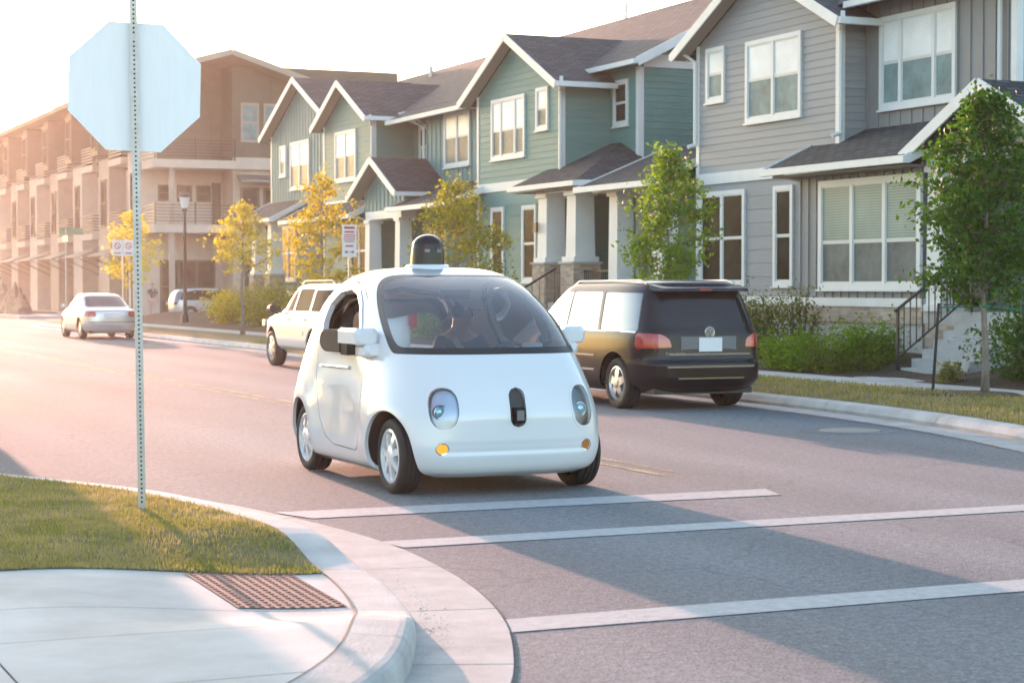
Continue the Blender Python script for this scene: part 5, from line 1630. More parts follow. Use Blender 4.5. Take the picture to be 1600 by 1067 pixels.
for sg in (-1, 1):
    m = MB(); m.tube([(.2, sg * .70, 1.66), (.05, sg * .69, 1.725), (-1.75, sg * .67, 1.735), (-1.95, sg * .67, 1.69)], .016, 6); m.build('roof_rail', 'steel', van, local=True)
    for zz, x0, x1 in ((.70, -.95, 1.0), (.50, -.95, 1.0)):
        m = MB(); m.box(x0, x1, sg * .955 - .012, sg * .955 + .018 * (1 if sg > 0 else 1), zz, zz + .022); m.build('side_moulding', 'chrome', van, local=True)
    m = MB(); m.tube([(-2.08, sg * .915, 1.045), (-.5, sg * .945, 1.045), (1.3, sg * .925, 1.045)], .010, 6); m.build('belt_trim', 'chrome', van, local=True)
m = MB()
V = [(-2.12, -.70, 1.60), (-2.12, .70, 1.60), (-2.36, .66, 1.59), (-2.36, -.66, 1.59), (-2.05, -.70, 1.68), (-2.05, .70, 1.68), (-2.35, .64, 1.63), (-2.35, -.64, 1.63)]
m._add(V, [(0, 1, 2, 3), (7, 6, 5, 4), (0, 4, 5, 1), (1, 5, 6, 2), (2, 6, 7, 3), (3, 7, 4, 0)]); sp = m.build('spoiler', 'vanpaint', van, local=True)
m = MB(); m.box(-2.365, -2.35, -.09, .09, 1.60, 1.62); m.build('brake_lamp', 'taillight', sp, local=True)
m = MB(); m.box(-2.51, -2.42, -.66, .66, .58, .60); m.build('bumper_lip', 'chrome', van, local=True)
m = MB(); m.box(-2.47, -2.42, -.62, .62, .745, .765); m.build('tailgate_trim', 'chrome', van, local=True)
m = MB(); m.box(-2.515, -2.45, -.5, .5, .43, .445); m.build('lower_trim', 'chrome', van, local=True)
m = MB(); m.box(-2.448, -2.42, -.20, .15, .79, .975); m.build('licence_plate', 'signwhite', van, local=True)
m = MB(); m.box(-2.441, -2.42, -.42, .42, .77, .99); m.build('plate_recess', 'dash', van, local=True)
em = MB(); em.lathe([(.075, 0), (.075, -.018), (.064, -.02), (.064, -.012)], 28, 'x', (-2.415, -.02, 1.045)); em = em.build('emblem', 'chrome', van, smooth=True, local=True)
k = MB(); k.lathe([(.064, -.012), (.001, -.012)], 28, 'x', (-2.415, -.02, 1.045)); k.build('emblem_disc', 'dash', em, local=True)
k = MB()
for pts in (((.030, .052), (0, .008), (-.030, .052)), ((.058, .022), (.028, -.052), (0, -.002), (-.028, -.052), (-.058, .022))):
    for (a, b2), (c2, d2) in zip(pts[:-1], pts[1:]):
        k.bar((-2.430, -.02 + a, 1.045 + b2), (-2.430, -.02 + c2, 1.045 + d2), .012, .012, up=(1, 0, 0))
k.build('emblem_letters', 'chrome', em, local=True)
text_mesh('badge', 'ROUTAN', .055, 'chrome', van, (-2.462, .52, .765), (R(90), 0, R(-90)), .004, sx=1.3)
m = MB(); m.box(-2.3, 2.3, -.75, .75, .22, .30); m.build('underbody', 'black', van, local=True)
m = MB()
rb = []
for sg in (-1, 1):
    m = MB(); m.box(1.02, 1.22, sg * 1.02 - .1, sg * 1.02 + .1, 1.08, 1.24); m.build('door_mirror', 'vanpaint', van, local=True)
van.location = (12.82, 24.72, 0); van.rotation_euler = (0, 0, R(90))

# white SUV, front end visible past the bubble car
TS = [(.36, 2.28, -2.25, .84, 5, 5), (.45, 2.36, -2.32, .92, 5, 6), (.60, 2.40, -2.35, .945, 5, 6), (.85, 2.36, -2.34, .945, 5, 6), (.98, 2.25, -2.32, .93, 4.5, 6), (1.06, 1.95, -2.31, .915, 4, 6), (1.12, 1.30, -2.30, .90, 4, 6),
      (1.18, 1.12, -2.29, .88, 4, 6), (1.40, .78, -2.22, .80, 4.5, 6), (1.58, .45, -2.15, .735, 4.5, 6), (1.68, .15, -2.05, .66, 4, 5), (1.715, -.2, -1.8, .5, 4, 5), (1.73, -.6, -1.2, .2, 3, 3)]
zs_ = np.concatenate([np.linspace(.36, .98, 34)[:-1], np.linspace(.98, 1.14, 30)[:-1], np.linspace(1.14, 1.66, 30)[:-1], 1.66 + .07 * (1 - (1 - np.linspace(0, 1, 16)) ** 2)])
suv, SS, fas = simple_car('parked_suv', 'white SUV with grey side strip parked beyond the bubble car', TS, zs_, 0, 40, 'white2', (1.45, -1.35), .37, .80, .46, (6, .045, .07, .8), 'alloy', wid=.25)
SW = [[(-2.0, 1.16), (-1.1, 1.16), (-1.05, 1.58), (-1.9, 1.58)], [(-1.0, 1.16), (-.05, 1.16), (-.05, 1.60), (-.95, 1.60)], [(.03, 1.16), (.98, 1.16), (.56, 1.50), (.40, 1.59), (.03, 1.60)]]
def f_ss(x, y, z):
    d = np.full(x.shape, -1.0)
    for p in SW: d = np.maximum(d, sd_poly(x, z, p))
    return np.where(np.abs(y) > .55, d, -1)
def f_sw(x, y, z): return np.where(x > .2, smin(smin(z - 1.17, 1.62 - z, .05), .70 - np.abs(y) - .1 * (z - 1.17), .08), -1)
def f_sr(x, y, z): return np.where(x < -2.0, smin(smin(z - 1.15, 1.58 - z, .05), .68 - np.abs(y), .08), -1)
b_ = clip(SS, fas)
for fn in (f_ss, f_sw, f_sr):
    b_ = clip(b_, lambda x, y, z, fn=fn: -fn(x, y, z))
skin('body', b_, 'white2', suv, rim=.03)
both(clip(SS, f_ss), 'side_window', 'sideglass', suv, lift=-.006)
skin('windscreen', clip(SS, f_sw), 'carglass', suv, lift=-.004)
skin('rear_window', clip(SS, f_sr), 'carglass', suv, lift=-.004)
for sg in (-1, 1):
    m = MB(); m.box(-.75, .95, sg * .945 - .015, sg * .945 + .015, .68, .76); m.build('side_moulding', 'steel', suv, local=True)
    m = MB(); m.tube([(.95, sg * .86, 1.17), (.98, sg * .98, 1.19), (.98, sg * 1.05, 1.20)], .04, 6); m.tube([(.90, sg * 1.05, 1.20), (1.06, sg * 1.05, 1.20)], [.085, .08], 8); m.build('door_mirror', 'black', suv, local=True)
    m = MB(); m.tube([(.2, sg * .62, 1.70), (0, sg * .62, 1.76), (-1.6, sg * .60, 1.77), (-1.85, sg * .60, 1.71)], .022, 6); m.build('roof_rail', 'black', suv, local=True)
    for x_ in (.10, -.95):
        m = MB(); m.box(x_, x_ + .14, sg * .93 - .02, sg * .93 + .03, .97, 1.0); m.build('handle', 'black', suv, local=True)
    m = MB(); m.box(-2.34, -2.28, sg * .80 - .08, sg * .80 + .08, .85, 1.15); m.build('tail_lamp', 'taillight', suv, local=True)
    m = MB(); m.box(2.20, 2.36, sg * .72 - .12, sg * .72 + .12, .82, .95); m.build('headlight', 'lampbowl', suv, local=True)
m = MB(); m.box(-2.2, 2.2, -.8, .8, .30, .42); m.build('underbody', 'black', suv, local=True)
suv.location = (12.70, 37.3, 0); suv.rotation_euler = (0, 0, R(90))

# silver saloon further up, seen from behind
TD = [(.20, 2.15, -2.15, .78, 4, 4.5), (.30, 2.22, -2.24, .86, 4, 5), (.50, 2.26, -2.28, .885, 4, 5.5), (.70, 2.22, -2.27, .885, 4, 5.5), (.82, 2.05, -2.25, .87, 3.6, 5.5), (.90, 1.60, -2.22, .855, 3.4, 5), (.94, 1.25, -2.12, .845, 3.2, 4.5), (.97, 1.15, -1.78, .835, 3.2, 4),
      (1.02, 1.05, -1.65, .82, 3.2, 4), (1.20, .65, -1.25, .73, 3.2, 4), (1.34, .30, -.92, .64, 3.2, 4), (1.41, 0, -.65, .54, 3, 3.5), (1.44, -.2, -.40, .25, 3, 3)]
zd = np.concatenate([np.linspace(.20, .82, 30)[:-1], np.linspace(.82, .98, 34)[:-1], np.linspace(.98, 1.36, 24)[:-1], 1.36 + .08 * (1 - (1 - np.linspace(0, 1, 14)) ** 2)])
def saloon(name, label, paint, loc, rot):
    c, S, fa = simple_car(name, label, TD, zd, -.1, 40, paint, (1.32, -1.35), .315, .74, .38, (7, .035, .06, 1.0), 'alloy', wid=.2)
    SWs = [[(-1.35, .99), (-.35, .99), (-.35, 1.33), (-.85, 1.33)], [(-.28, .99), (.85, .99), (.35, 1.29), (.15, 1.33), (-.28, 1.33)]]
    def fs(x, y, z):
        d = np.full(x.shape, -1.0)
        for p in SWs: d = np.maximum(d, sd_poly(x, z, p))
        return np.where(np.abs(y) > .5, d, -1)
    def fr(x, y, z): return np.where(x < -.7, smin(smin(z - 1.0, 1.36 - z, .05), .68 - .35 * (z - 1.0) - np.abs(y), .08), -1)
    def ff(x, y, z): return np.where(x > .3, smin(smin(z - 1.0, 1.36 - z, .05), .68 - .35 * (z - 1.0) - np.abs(y), .08), -1)
    def fl(x, y, z): return np.where(x < -1.85, np.minimum(np.minimum(z - .70, .87 - z), np.abs(y) - .50), -1)
    b_ = clip(S, fa)
    for fn in (fs, fr, ff, fl): b_ = clip(b_, lambda x, y, z, fn=fn: -fn(x, y, z))
    skin('body', b_, paint, c, rim=.03)
    both(clip(S, fs), 'side_window', 'carglass', c, lift=-.006)
    skin('rear_window', clip(S, fr), 'rearglass', c, lift=-.004); skin('windscreen', clip(S, ff), 'carglass', c, lift=-.004)
    both(clip(S, fl), 'tail_lamp', 'taillight', c, lift=.004)
    m = MB(); m.box(-2.285, -2.25, -.27, .27, .68, .82); m.build('licence_plate', 'signwhite', c, local=True)
    m = MB(); m.box(-2.30, -2.25, -.75, .75, .53, .55); m.build('bumper_line', 'black', c, local=True)
    m = MB(); m.box(-2.1, 2.0, -.7, .7, .18, .26); m.build('underbody', 'black', c, local=True)
    for sg in (-1, 1):
        m = MB(); m.tube([(.72, sg * .82, 1.0), (.70, sg * .93, 1.03), (.62, sg * .98, 1.04)], [.03, .06, .05], 8); m.build('door_mirror', paint, c, local=True)
    c.location = loc; c.rotation_euler = (0, 0, rot)
    return c
saloon('parked_saloon', 'silver saloon parked with its red tail lamps towards us behind the sign post', 'silver', (13.05, 62.1, 0), R(90))

# small pale hatchback across the side street, side on
TI = [(.20, 1.85, -1.85, .80, 4, 4), (.35, 1.95, -1.95, .87, 4, 5), (.70, 1.97, -2.0, .885, 4, 5), (.85, 1.85, -2.0, .88, 4, 5), (.97, 1.45, -1.99, .865, 3.5, 5), (1.05, 1.15, -1.97, .85, 3.5, 5),
      (1.30, .65, -1.88, .77, 3.5, 5), (1.48, .25, -1.72, .69, 3.5, 4.5), (1.55, -.1, -1.5, .58, 3.2, 4), (1.58, -.5, -1.0, .25, 3, 3)]
zi = np.concatenate([np.linspace(.20, .85, 26)[:-1], np.linspace(.85, 1.08, 22)[:-1], np.linspace(1.08, 1.5, 24)[:-1], 1.5 + .08 * (1 - (1 - np.linspace(0, 1, 12)) ** 2)])
hat, SI, fai = simple_car('parked_hatchback', 'pale blue silver hatchback with black lower glass line on the side street', TI, zi, 0, 36, 'silver', (1.28, -1.28), .34, .76, .41, (5, .05, .06, .8), 'alloy', group=None, wid=.17)
HW = [[(-1.75, 1.02), (1.0, .98), (.5, 1.32), (.15, 1.46), (-1.0, 1.47), (-1.62, 1.36)]]
def f_hs(x, y, z): return np.where(np.abs(y) > .5, sd_poly(x, z, HW[0]), -1)
def f_hr(x, y, z): return np.where(x < -1.6, np.minimum(np.minimum(z - .88, 1.42 - z), .72 - np.abs(y)), -1)
def f_hf(x, y, z): return np.where(x > .2, np.minimum(np.minimum(z - 1.06, 1.48 - z), .68 - np.abs(y)), -1)
b_ = clip(SI, fai)
for fn in (f_hs, f_hr, f_hf): b_ = clip(b_, lambda x, y, z, fn=fn: -fn(x, y, z))
skin('body', b_, 'silver', hat, rim=.03)
both(clip(SI, f_hs), 'side_window', 'sideglass', hat, lift=-.006)
skin('rear_window', clip(SI, f_hr), 'carglass', hat, lift=-.004); skin('windscreen', clip(SI, f_hf), 'carglass', hat, lift=-.004)
for sg in (-1, 1):
    m = MB(); m.box(-2.01, -1.90, sg * .62 - .13, sg * .62 + .13, .80, .93); m.build('tail_lamp', 'taillight', hat, local=True)
m = MB(); m.box(-1.8, 1.8, -.7, .7, .18, .28); m.build('underbody', 'black', hat, local=True)
hat.location = (23.7, 87.2, 0); hat.rotation_euler = (0, 0, 0)

# unseen truck added in the near lane to lay a shadow over the corner
tk = empty('shadow_truck', (0, 0, 0), 0, 'unseen white box truck added on the near side to shade the corner', 'truck')
MB().box(-3.2, 2.6, -1.17, 1.17, .85, 3.15).build('cargo_box', 'white2', tk, local=True)
m = MB(); m._add([(2.7, -1.0, .55), (4.4, -1.0, .55), (4.4, -1.0, 1.35), (3.75, -1.0, 2.3), (2.7, -1.0, 2.35), (2.7, 1.0, .55), (4.4, 1.0, .55), (4.4, 1.0, 1.35), (3.75, 1.0, 2.3), (2.7, 1.0, 2.35)],
    [(0, 1, 2, 3, 4), (9, 8, 7, 6, 5), (0, 5, 6, 1), (1, 6, 7, 2), (2, 7, 8, 3), (3, 8, 9, 4), (4, 9, 5, 0)]); cab = m.build('cab', 'white2', tk, local=True)
m = MB(); m.slab([(4.38, -.88, 1.42), (4.38, .88, 1.42), (3.82, .88, 2.24), (3.82, -.88, 2.24)], .02)
m.build('windscreen', 'carglass', tk, local=True)
for sg in (-1, 1):
    m = MB(); m.box(4.38, 4.43, sg * .75 - .14, sg * .75 + .14, .85, 1.05); m.build('headlight', 'lampbowl', tk, local=True)
    m = MB(); m.box(2.9, 3.6, sg * 1.0 - .012, sg * 1.0 + .012, 1.45, 2.15); m.build('side_window', 'carglass', tk, local=True)
    for ax in (3.35, -1.9): wheel(tk, ax, sg * .95, .42, .26, .27, (6, .05, .09, .9), sg, 'alloy')
MB().box(-3.1, 4.2, -.5, .5, .5, .84).build('chassis', 'black', tk, local=True)
tk.location = (2.52, 29.2, 0); tk.rotation_euler = (0, 0, R(-90))
# ================================================================== TREES AND SHRUBS
def leaf_mesh(name, pts, size, material, parent, droop=0.3, aspect=0.55):
    n = len(pts)
    a = rng.normal(0, 1, (n, 3)); a[:, 2] -= droop; a /= np.linalg.norm(a, axis=1)[:, None]
    b = np.cross(a, rng.normal(0, 1, (n, 3))); b /= np.linalg.norm(b, axis=1)[:, None]
    c = np.cross(a, b)
    L_ = (size * rng.uniform(.6, 1.35, n))[:, None]
    V = np.stack([pts - a * L_ * .5, pts + b * L_ * aspect * .5 + c * L_ * .08, pts + a * L_ * .5, pts - b * L_ * aspect * .5 + c * L_ * .08], 1).reshape(-1, 3)
    F = np.arange(n * 4).reshape(n, 4)
    return add_mesh(name, V, F, material, parent, uv=False)

def tree(name, label, x, y, z0, h, base, rad, nleaf, size, material, cat='tree', group=None, trunk_r=.05, shape='oval', limbs=20, seed=1, clump=.2, lean=(0, 0)):
    """Tapered trunk with limbs and twigs; leaves hang in clumps along the limbs."""
    r = np.random.default_rng(seed)
    t = empty(name, (x, y, z0), 0, label, cat, group)
    m = MB()
    n = 9
    path = [(x + lean[0] * (k / n) + r.normal(0, .02) * (k > 0), y + lean[1] * (k / n) + r.normal(0, .02) * (k > 0), z0 - .03 + (h * .93) * k / n) for k in range(n + 1)]
    m.tube(path, [trunk_r * (1.25 if k == 0 else 1 - .85 * (k / n)) for k in range(n + 1)], 9)
    P = np.array(path)
    C_ = []; W_ = []
    for i in range(limbs):
        f = (i + r.uniform(0, .8)) / limbs
        zf = base / h + (1 - base / h) * f * .93
        st = np.array([np.interp(zf * h, P[:, 2] - z0, P[:, c]) for c in range(3)])
        if shape == 'oval': pr = math.sin(math.pi * min(1, (.14 + f * .86)) ** .75) ** .7
        elif shape == 'cone': pr = (1 - f) ** .8 * .95 + .12
        else: pr = (1 - abs(f - .35) * 1.25) * 1.0
        pr = max(.12, pr) * r.uniform(.65, 1.12)
        az = i * 2.399 + r.uniform(-.5, .5)
        up = r.uniform(.25, .75)
        ln = rad * pr
        mid = st + np.array([math.cos(az) * ln * .5, math.sin(az) * ln * .5, ln * up * .35])
        end = st + np.array([math.cos(az) * ln, math.sin(az) * ln, ln * up * .8])
        m.tube([st, mid, end], [trunk_r * .32, trunk_r * .2, trunk_r * .06], 5)
        tips = [(mid + (end - mid) * q, .75) for q in (.15, .5, .8, 1.0)] + [(st + (mid - st) * .7, .4)]
        for k in range(4):
            tw = mid + (end - mid) * r.uniform(-.2, 1) + r.normal(0, .28, 3) * ln * np.array([1, 1, .7])
            m.tube([mid + (end - mid) * .5, tw], [trunk_r * .1, trunk_r * .04], 4, caps=False)
            tips.append((tw, .8))
        for p, w in tips:
            C_.append(p); W_.append(w * (ln + .25))
    for k in range(5):
        C_.append(P[-1] + np.array([r.normal(0, .08), r.normal(0, .08), -.12 + k * .09 * h / 4])); W_.append(.25 * rad)
    C_ = np.array(C_); W_ = np.array(W_); W_ /= W_.sum()
    pick = r.choice(len(C_), nleaf, p=W_)
    pts = C_[pick] + r.normal(0, 1, (nleaf, 3)) * np.array([clump, clump, clump * .7])
    m.build('trunk', 'bark', t, smooth=True)
    leaf_mesh('crown', pts, size, material, t)
    return t

G_T = 'young street trees on the far verge'
tree('oak_tree', 'dense dark green young tree with tied trunk in front of the taupe porch', 16.7, 21.45, .16, 4.35, 1.25, .86, 9500, .09, 'leaf_green', group=G_T, trunk_r=.055, limbs=44, seed=3, clump=.115)
tree('young_tree', 'slim fresh green tree rising behind the black minivan', 16.0, 29.2, .16, 4.05, 1.3, .66, 5600, .085, 'leaf_mid', group=G_T, limbs=30, seed=5, clump=.10)
tree('young_tree', 'bushy olive green tree behind the bubble car and its dome', 16.0, 38.9, .16, 3.95, .8, 1.05, 6000, .09, 'leaf_olive', group=G_T, limbs=34, seed=8, clump=.13, shape='oval')
tree('young_tree', 'golden green tree beside the red lettered parking sign', 16.0, 48.0, .16, 4.6, 1.0, 1.0, 3900, .10, 'leaf_gold', group=G_T, limbs=26, seed=12, clump=.11)
tree('young_tree', 'slender yellow leaved tree by the street lamp and the shrubs', 16.8, 58.3, .16, 4.2, 1.9, 1.1, 2600, .11, 'leaf_yellow', group=G_T, limbs=20, seed=15, clump=.11, shape='cone', trunk_r=.07)
tree('young_tree', 'yellow leaved tree partly behind the sign post above the silver saloon', 16.2, 71.0, .16, 4.4, 1.6, 1.0, 2300, .12, 'leaf_yellow', group=G_T, limbs=20, seed=19, clump=.13)
# stakes and tie of the nearest tree
for k, (sx, sy, tx, ty_) in enumerate(((16.35, 22.15, .05, -.06), (16.75, 20.6, -.02, .08))):
    s = MB(); s.tube([(sx, sy, .15), (sx + tx, sy + ty_, 1.42)], .022, 6)
    tag(s.build('tree_stake', 'iron'), ('dark slim stake leaning left of the tied oak trunk' if k == 0 else 'dark slim stake standing right of the tied oak trunk'), 'stake', 'tree stakes')
s = MB(); s.lathe([(.07, 1.36), (.078, 1.38), (.07, 1.40)], 14, 'z', (16.7, 21.45, 0))
s.tube([(16.63, 21.5, 1.38), (16.40, 22.08, 1.36)], .012, 5); s.tube([(16.75, 21.4, 1.38), (16.74, 20.72, 1.34)], .012, 5)
tag(s.build('tree_tie', 'signgreen'), 'green webbing tie round the oak trunk', 'tree tie')
struct(MB().lathe([(.95, .155), (.8, .20), (.0, .215)], 26, 'z', (16.25, 21.45, 0), flip=True).build('tree_mulch', 'mulch'))
def shrub(name, label, x, y, z0, rx, ry, h, nleaf, size, material, seed, group='shrubs in the planting bed', spiky=0.0):
    r = np.random.default_rng(seed)
    t = empty(name, (x, y, z0), 0, label, 'shrub', group)
    m = MB(); cs = []
    for k in range(16):
        a = r.uniform(0, 6.28); q = math.sqrt(r.uniform(0, 1)); hh = h * (1 - .45 * q * q) * r.uniform(.7, 1.05)
        e = np.array([x + math.cos(a) * q * rx, y + math.sin(a) * q * ry, z0 + hh * .86])
        b = np.array([x + math.cos(a) * q * rx * .3, y + math.sin(a) * q * ry * .3, z0 - .02])
        m.tube([b, (b + e) / 2 + r.normal(0, .03, 3), e], [.014, .010, .004], 4)
        for f in (.25, .5, .75, .95, 1.05): cs.append(b + (e - b) * f)
    cs = np.array(cs)
    sp = .16 * (rx + ry + h) / 3 * (1 - .6 * spiky) + .03
    pts = cs[r.integers(0, len(cs), nleaf)] + r.normal(0, 1, (nleaf, 3)) * sp
    pts[:, 2] = np.maximum(pts[:, 2], z0 + .01)
    m.build('stems', 'twig', t)
    leaf_mesh('foliage', pts, size, material, t, droop=.1, aspect=.4)
    return t
SH = [('rounded_shrub', 'low spreading green shrub beside the black railing at the taupe house', 19.35, 28.2, .32, .65, .75, .70, 3200, .085, 'leaf_mid'),
      ('feathery_shrub', 'tall feathery brownish green shrub right behind the minivan tail', 19.3, 31.9, .3, .6, .75, 1.3, 3800, .08, 'leaf_shrub'),
      ('rounded_shrub', 'bright green mounded shrub under the triple bay window', 18.95, 29.9, .25, .6, .75, .6, 3000, .085, 'leaf_mid'),
      ('feathery_shrub', 'loose olive shrub climbing to the taupe house window', 19.6, 30.7, .35, .35, .4, 1.35, 1300, .08, 'leaf_shrub'),
      ('ground_cover', 'low creeping plant along the pavement edge behind the minivan', 18.6, 27.7, .2, .45, 1.0, .38, 2400, .07, 'leaf_shrub'),
      ('ground_cover', 'low creeping plant between minivan and steps', 18.55, 29.2, .2, .4, .9, .42, 2400, .07, 'leaf_mid'),
      ('rounded_shrub', 'large dark shrub right of the front steps behind the oak trunk', 19.1, 23.3, .28, .75, .9, 1.3, 5500, .09, 'leaf_green'),
      ('feathery_shrub', 'dark shrub at the right picture edge behind the stake', 18.8, 21.6, .28, .8, 1.0, 1.3, 5000, .09, 'leaf_dark'),
      ('tuft_grass', 'small tan ornamental tuft beside the lowest front step', 18.35, 24.45, .18, .14, .16, .3, 350, .10, 'grass'),
      ('rounded_shrub', 'green shrub in front of the brick piers of the green house', 19.2, 44.6, .3, .7, 1.2, 1.0, 2600, .10, 'leaf_shrub'),
      ('rounded_shrub', 'olive shrub left of the brick piers', 19.2, 47.6, .3, .8, 1.3, 1.0, 2600, .10, 'leaf_mid'),
      ('rounded_shrub', 'wide shrub before the middle porch of the green house', 19.2, 51.5, .3, .8, 1.5, 1.0, 2600, .11, 'leaf_shrub'),
      ('rounded_shrub', 'wide warm green shrub in front of the far porch', 19.4, 60.3, .3, .9, 1.7, 1.35, 3000, .12, 'leaf_olive'),
      ('rounded_shrub', 'golden olive shrub behind the white SUV bonnet', 19.2, 56.3, .3, .9, 1.6, 1.2, 3000, .12, 'leaf_olive'),
      ('rounded_shrub', 'tall olive shrub at the far end of the green house', 19.4, 64.5, .3, .9, 1.7, 1.6, 3200, .12, 'leaf_olive'),
      ('rounded_shrub', 'rounded hedge shrub hiding the front of the pale hatchback', 19.6, 69.6, .3, 1.0, 1.3, 1.25, 3000, .13, 'leaf_gold'),
      ('rounded_shrub', 'dark round shrub nearest the side street corner', 20.6, 73.6, .3, 0.8, 1.1, 1.0, 2200, .13, 'leaf_olive')]
for i, q in enumerate(SH):
    shrub(*q, seed=100 + i)

# ================================================================== SIGNS AND STREET FURNITURE
# stop sign seen from behind, on a perforated square post
PX_, PY_ = 2.985, 12.805
pz = .15
sg_ = empty('stop_sign', (PX_, PY_, pz), 0, 'silver back of a stop sign on a perforated steel post in the lawn', 'stop sign')
pdir = Vector((-.011, 0.004, 1)).normalized()
face = math.atan2(-PX_, PY_) * 0 + YAW * 0
tow = Vector((-PX_, -PY_, 0)).normalized()            # towards the camera
rt = Vector((-tow.y, tow.x, 0))
rt = -rt if rt.dot(Vector((math.cos(YAW), -math.sin(YAW), 0))) < 0 else rt
def on(s, u, d):        # along the post, to the right, towards the camera
    return tuple(Vector((PX_, PY_, pz)) + pdir * s + rt * u + tow * d)
m = MB(); hw = .026
for (u, d, w, t) in ((0, .0, .055, .055),):
    V = [on(s, i, j) for s in (-.15, 4.2) for i, j in ((-hw, -hw), (hw, -hw), (hw, hw), (-hw, hw))]
    m._add(V, [(0, 1, 2, 3), (7, 6, 5, 4), (0, 4, 5, 1), (1, 5, 6, 2), (2, 6, 7, 3), (3, 7, 4, 0)])
post = m.build('post', 'steel', sg_)
m = MB()
s = .06
while s < 4.1:
    V = [on(s + .0075 * math.sin(t), .0075 * math.cos(t), hw + .0012) for t in np.linspace(0, 2 * math.pi, 9)[:-1]]
    m._add(V, [tuple(range(8))])
    V = [on(s + .0075 * math.sin(t), -hw - .0012, .0075 * math.cos(t)) for t in np.linspace(0, 2 * math.pi, 9)[:-1]]
    m._add(V, [tuple(range(7, -1, -1))])
    s += .0305
stuff(m.build('post_holes', 'hole', post))
cs, rs = 2.845, .436
roll = R(-2.2)
def octo(d, k=1.0):
    out = []
    for i in range(8):
        t = math.pi / 8 + i * math.pi / 4 + roll
        out.append(on(cs + rs * k / math.cos(math.pi / 8) * math.sin(t) * .985, rs * k / math.cos(math.pi / 8) * math.cos(t), d))
    return out
A1 = octo(-.029); A2 = octo(-.032)
m = MB(); m._add(A1 + A2, [tuple(range(8))] + [(i, i + 8, (i + 1) % 8 + 8, (i + 1) % 8) for i in range(8)]); pl = m.build('sign_plate', 'signback', sg_)
m = MB(); m._add(octo(-.0335), [tuple(range(7, -1, -1))]); m.build('sign_face', 'red', pl)
for (s_, u_) in ((cs + .33, 0), (cs - .33, 0)):
    m = MB(); V = [on(s_ + .011 * math.sin(t), u_ + .011 * math.cos(t), hw + .012) for t in np.linspace(0, 2 * math.pi, 7)[:-1]]; W = [on(s_ + .011 * math.sin(t), u_ + .011 * math.cos(t), hw) for t in np.linspace(0, 2 * math.pi, 7)[:-1]]
    m._add(V + W, [tuple(range(6))] + [(i, i + 6, (i + 1) % 6 + 6, (i + 1) % 6) for i in range(6)]); m.build('bolt', 'steel', sg_)

# parking sign with red lettering
ps = empty('parking_sign', (14.95, 42.9, .14), 0, 'white parking sign with red lettering on a steel post by the golden tree', 'sign')
MB().box(14.93, 14.97, 42.88, 42.92, .1, 3.1).build('post', 'steel', ps)
pa = math.atan2(-14.95, -42.9)     # plate faces down the street
def plate(parent, cx, cy, cz, w, h, m, name, off=.025):
    b = MB(); b.box(cx - w / 2, cx + w / 2, cy - off - .004, cy - off, cz - h / 2, cz + h / 2)
    return b.build(name, m, parent)
pl = plate(ps, 14.95, 42.9, 2.72, .36, .76, 'signwhite', 'sign_plate')
for k, (zz, hh, ww) in enumerate(((3.03, .05, .26), (2.93, .04, .24), (2.86, .022, .28), (2.81, .022, .27), (2.76, .022, .28), (2.71, .022, .24), (2.60, .035, .2))):
    b = MB(); b.box(14.95 - ww / 2, 14.95 + ww / 2, 42.868, 42.8705, zz - hh / 2, zz + hh / 2); b.build('lettering', 'red', pl)
b = MB(); b._add([(14.83, 42.869, 2.46), (14.88, 42.869, 2.42), (14.88, 42.869, 2.50)], [(0, 1, 2)]); b.box(14.88, 14.93, 42.868, 42.870, 2.45, 2.47); b.build('arrow', 'black', pl)
b = MB(); b._add([(15.07, 42.869, 2.46), (15.02, 42.869, 2.50), (15.02, 42.869, 2.42)], [(0, 1, 2)]); b.box(14.97, 15.02, 42.868, 42.870, 2.45, 2.47); b.build('arrow', 'black', pl)
# pair of prohibition plates further up
p2 = empty('parking_sign', (14.9, 66.6, .14), 0, 'pair of small white prohibition plates beyond the stop sign post', 'sign')
MB().box(14.88, 14.92, 66.58, 66.62, .1, 3.3).build('post', 'steel', p2)
for dx in (-.19, .19):
    pl = plate(p2, 14.9 + dx, 66.6, 2.98, .36, .55, 'signwhite', 'sign_plate')
    b = MB(); b.tube([(14.9 + dx + .10 * math.cos(t), 66.565, 3.06 + .10 * math.sin(t)) for t in np.linspace(0, 2 * math.pi, 19)], .014, 5, caps=False)
    b.bar((14.9 + dx - .07, 66.565, 3.13), (14.9 + dx + .07, 66.565, 2.99), .02, .025, up=(0, 1, 0)); b.build('prohibition_ring', 'red', pl)
    b = MB(); b.box(14.9 + dx - .12, 14.9 + dx + .12, 66.568, 66.571, 2.78, 2.82); b.build('lettering', 'red', pl)
# green street name blades
sn = empty('street_name_sign', (16.0, 70.4 + 12, .14), 0, 'green street name blade on a post at the side street corner', 'sign')
MB().tube([(16.0, 82.4, .1), (16.0, 82.4, 4.1)], .03, 8).build('post', 'steel', sn)
MB().box(15.7, 16.75, 82.38, 82.42, 3.85, 4.12).build('name_blade', 'signgreen', sn)
MB().box(15.98, 16.02, 81.9, 82.9, 3.55, 3.8).build('name_blade', 'signgreen', sn)
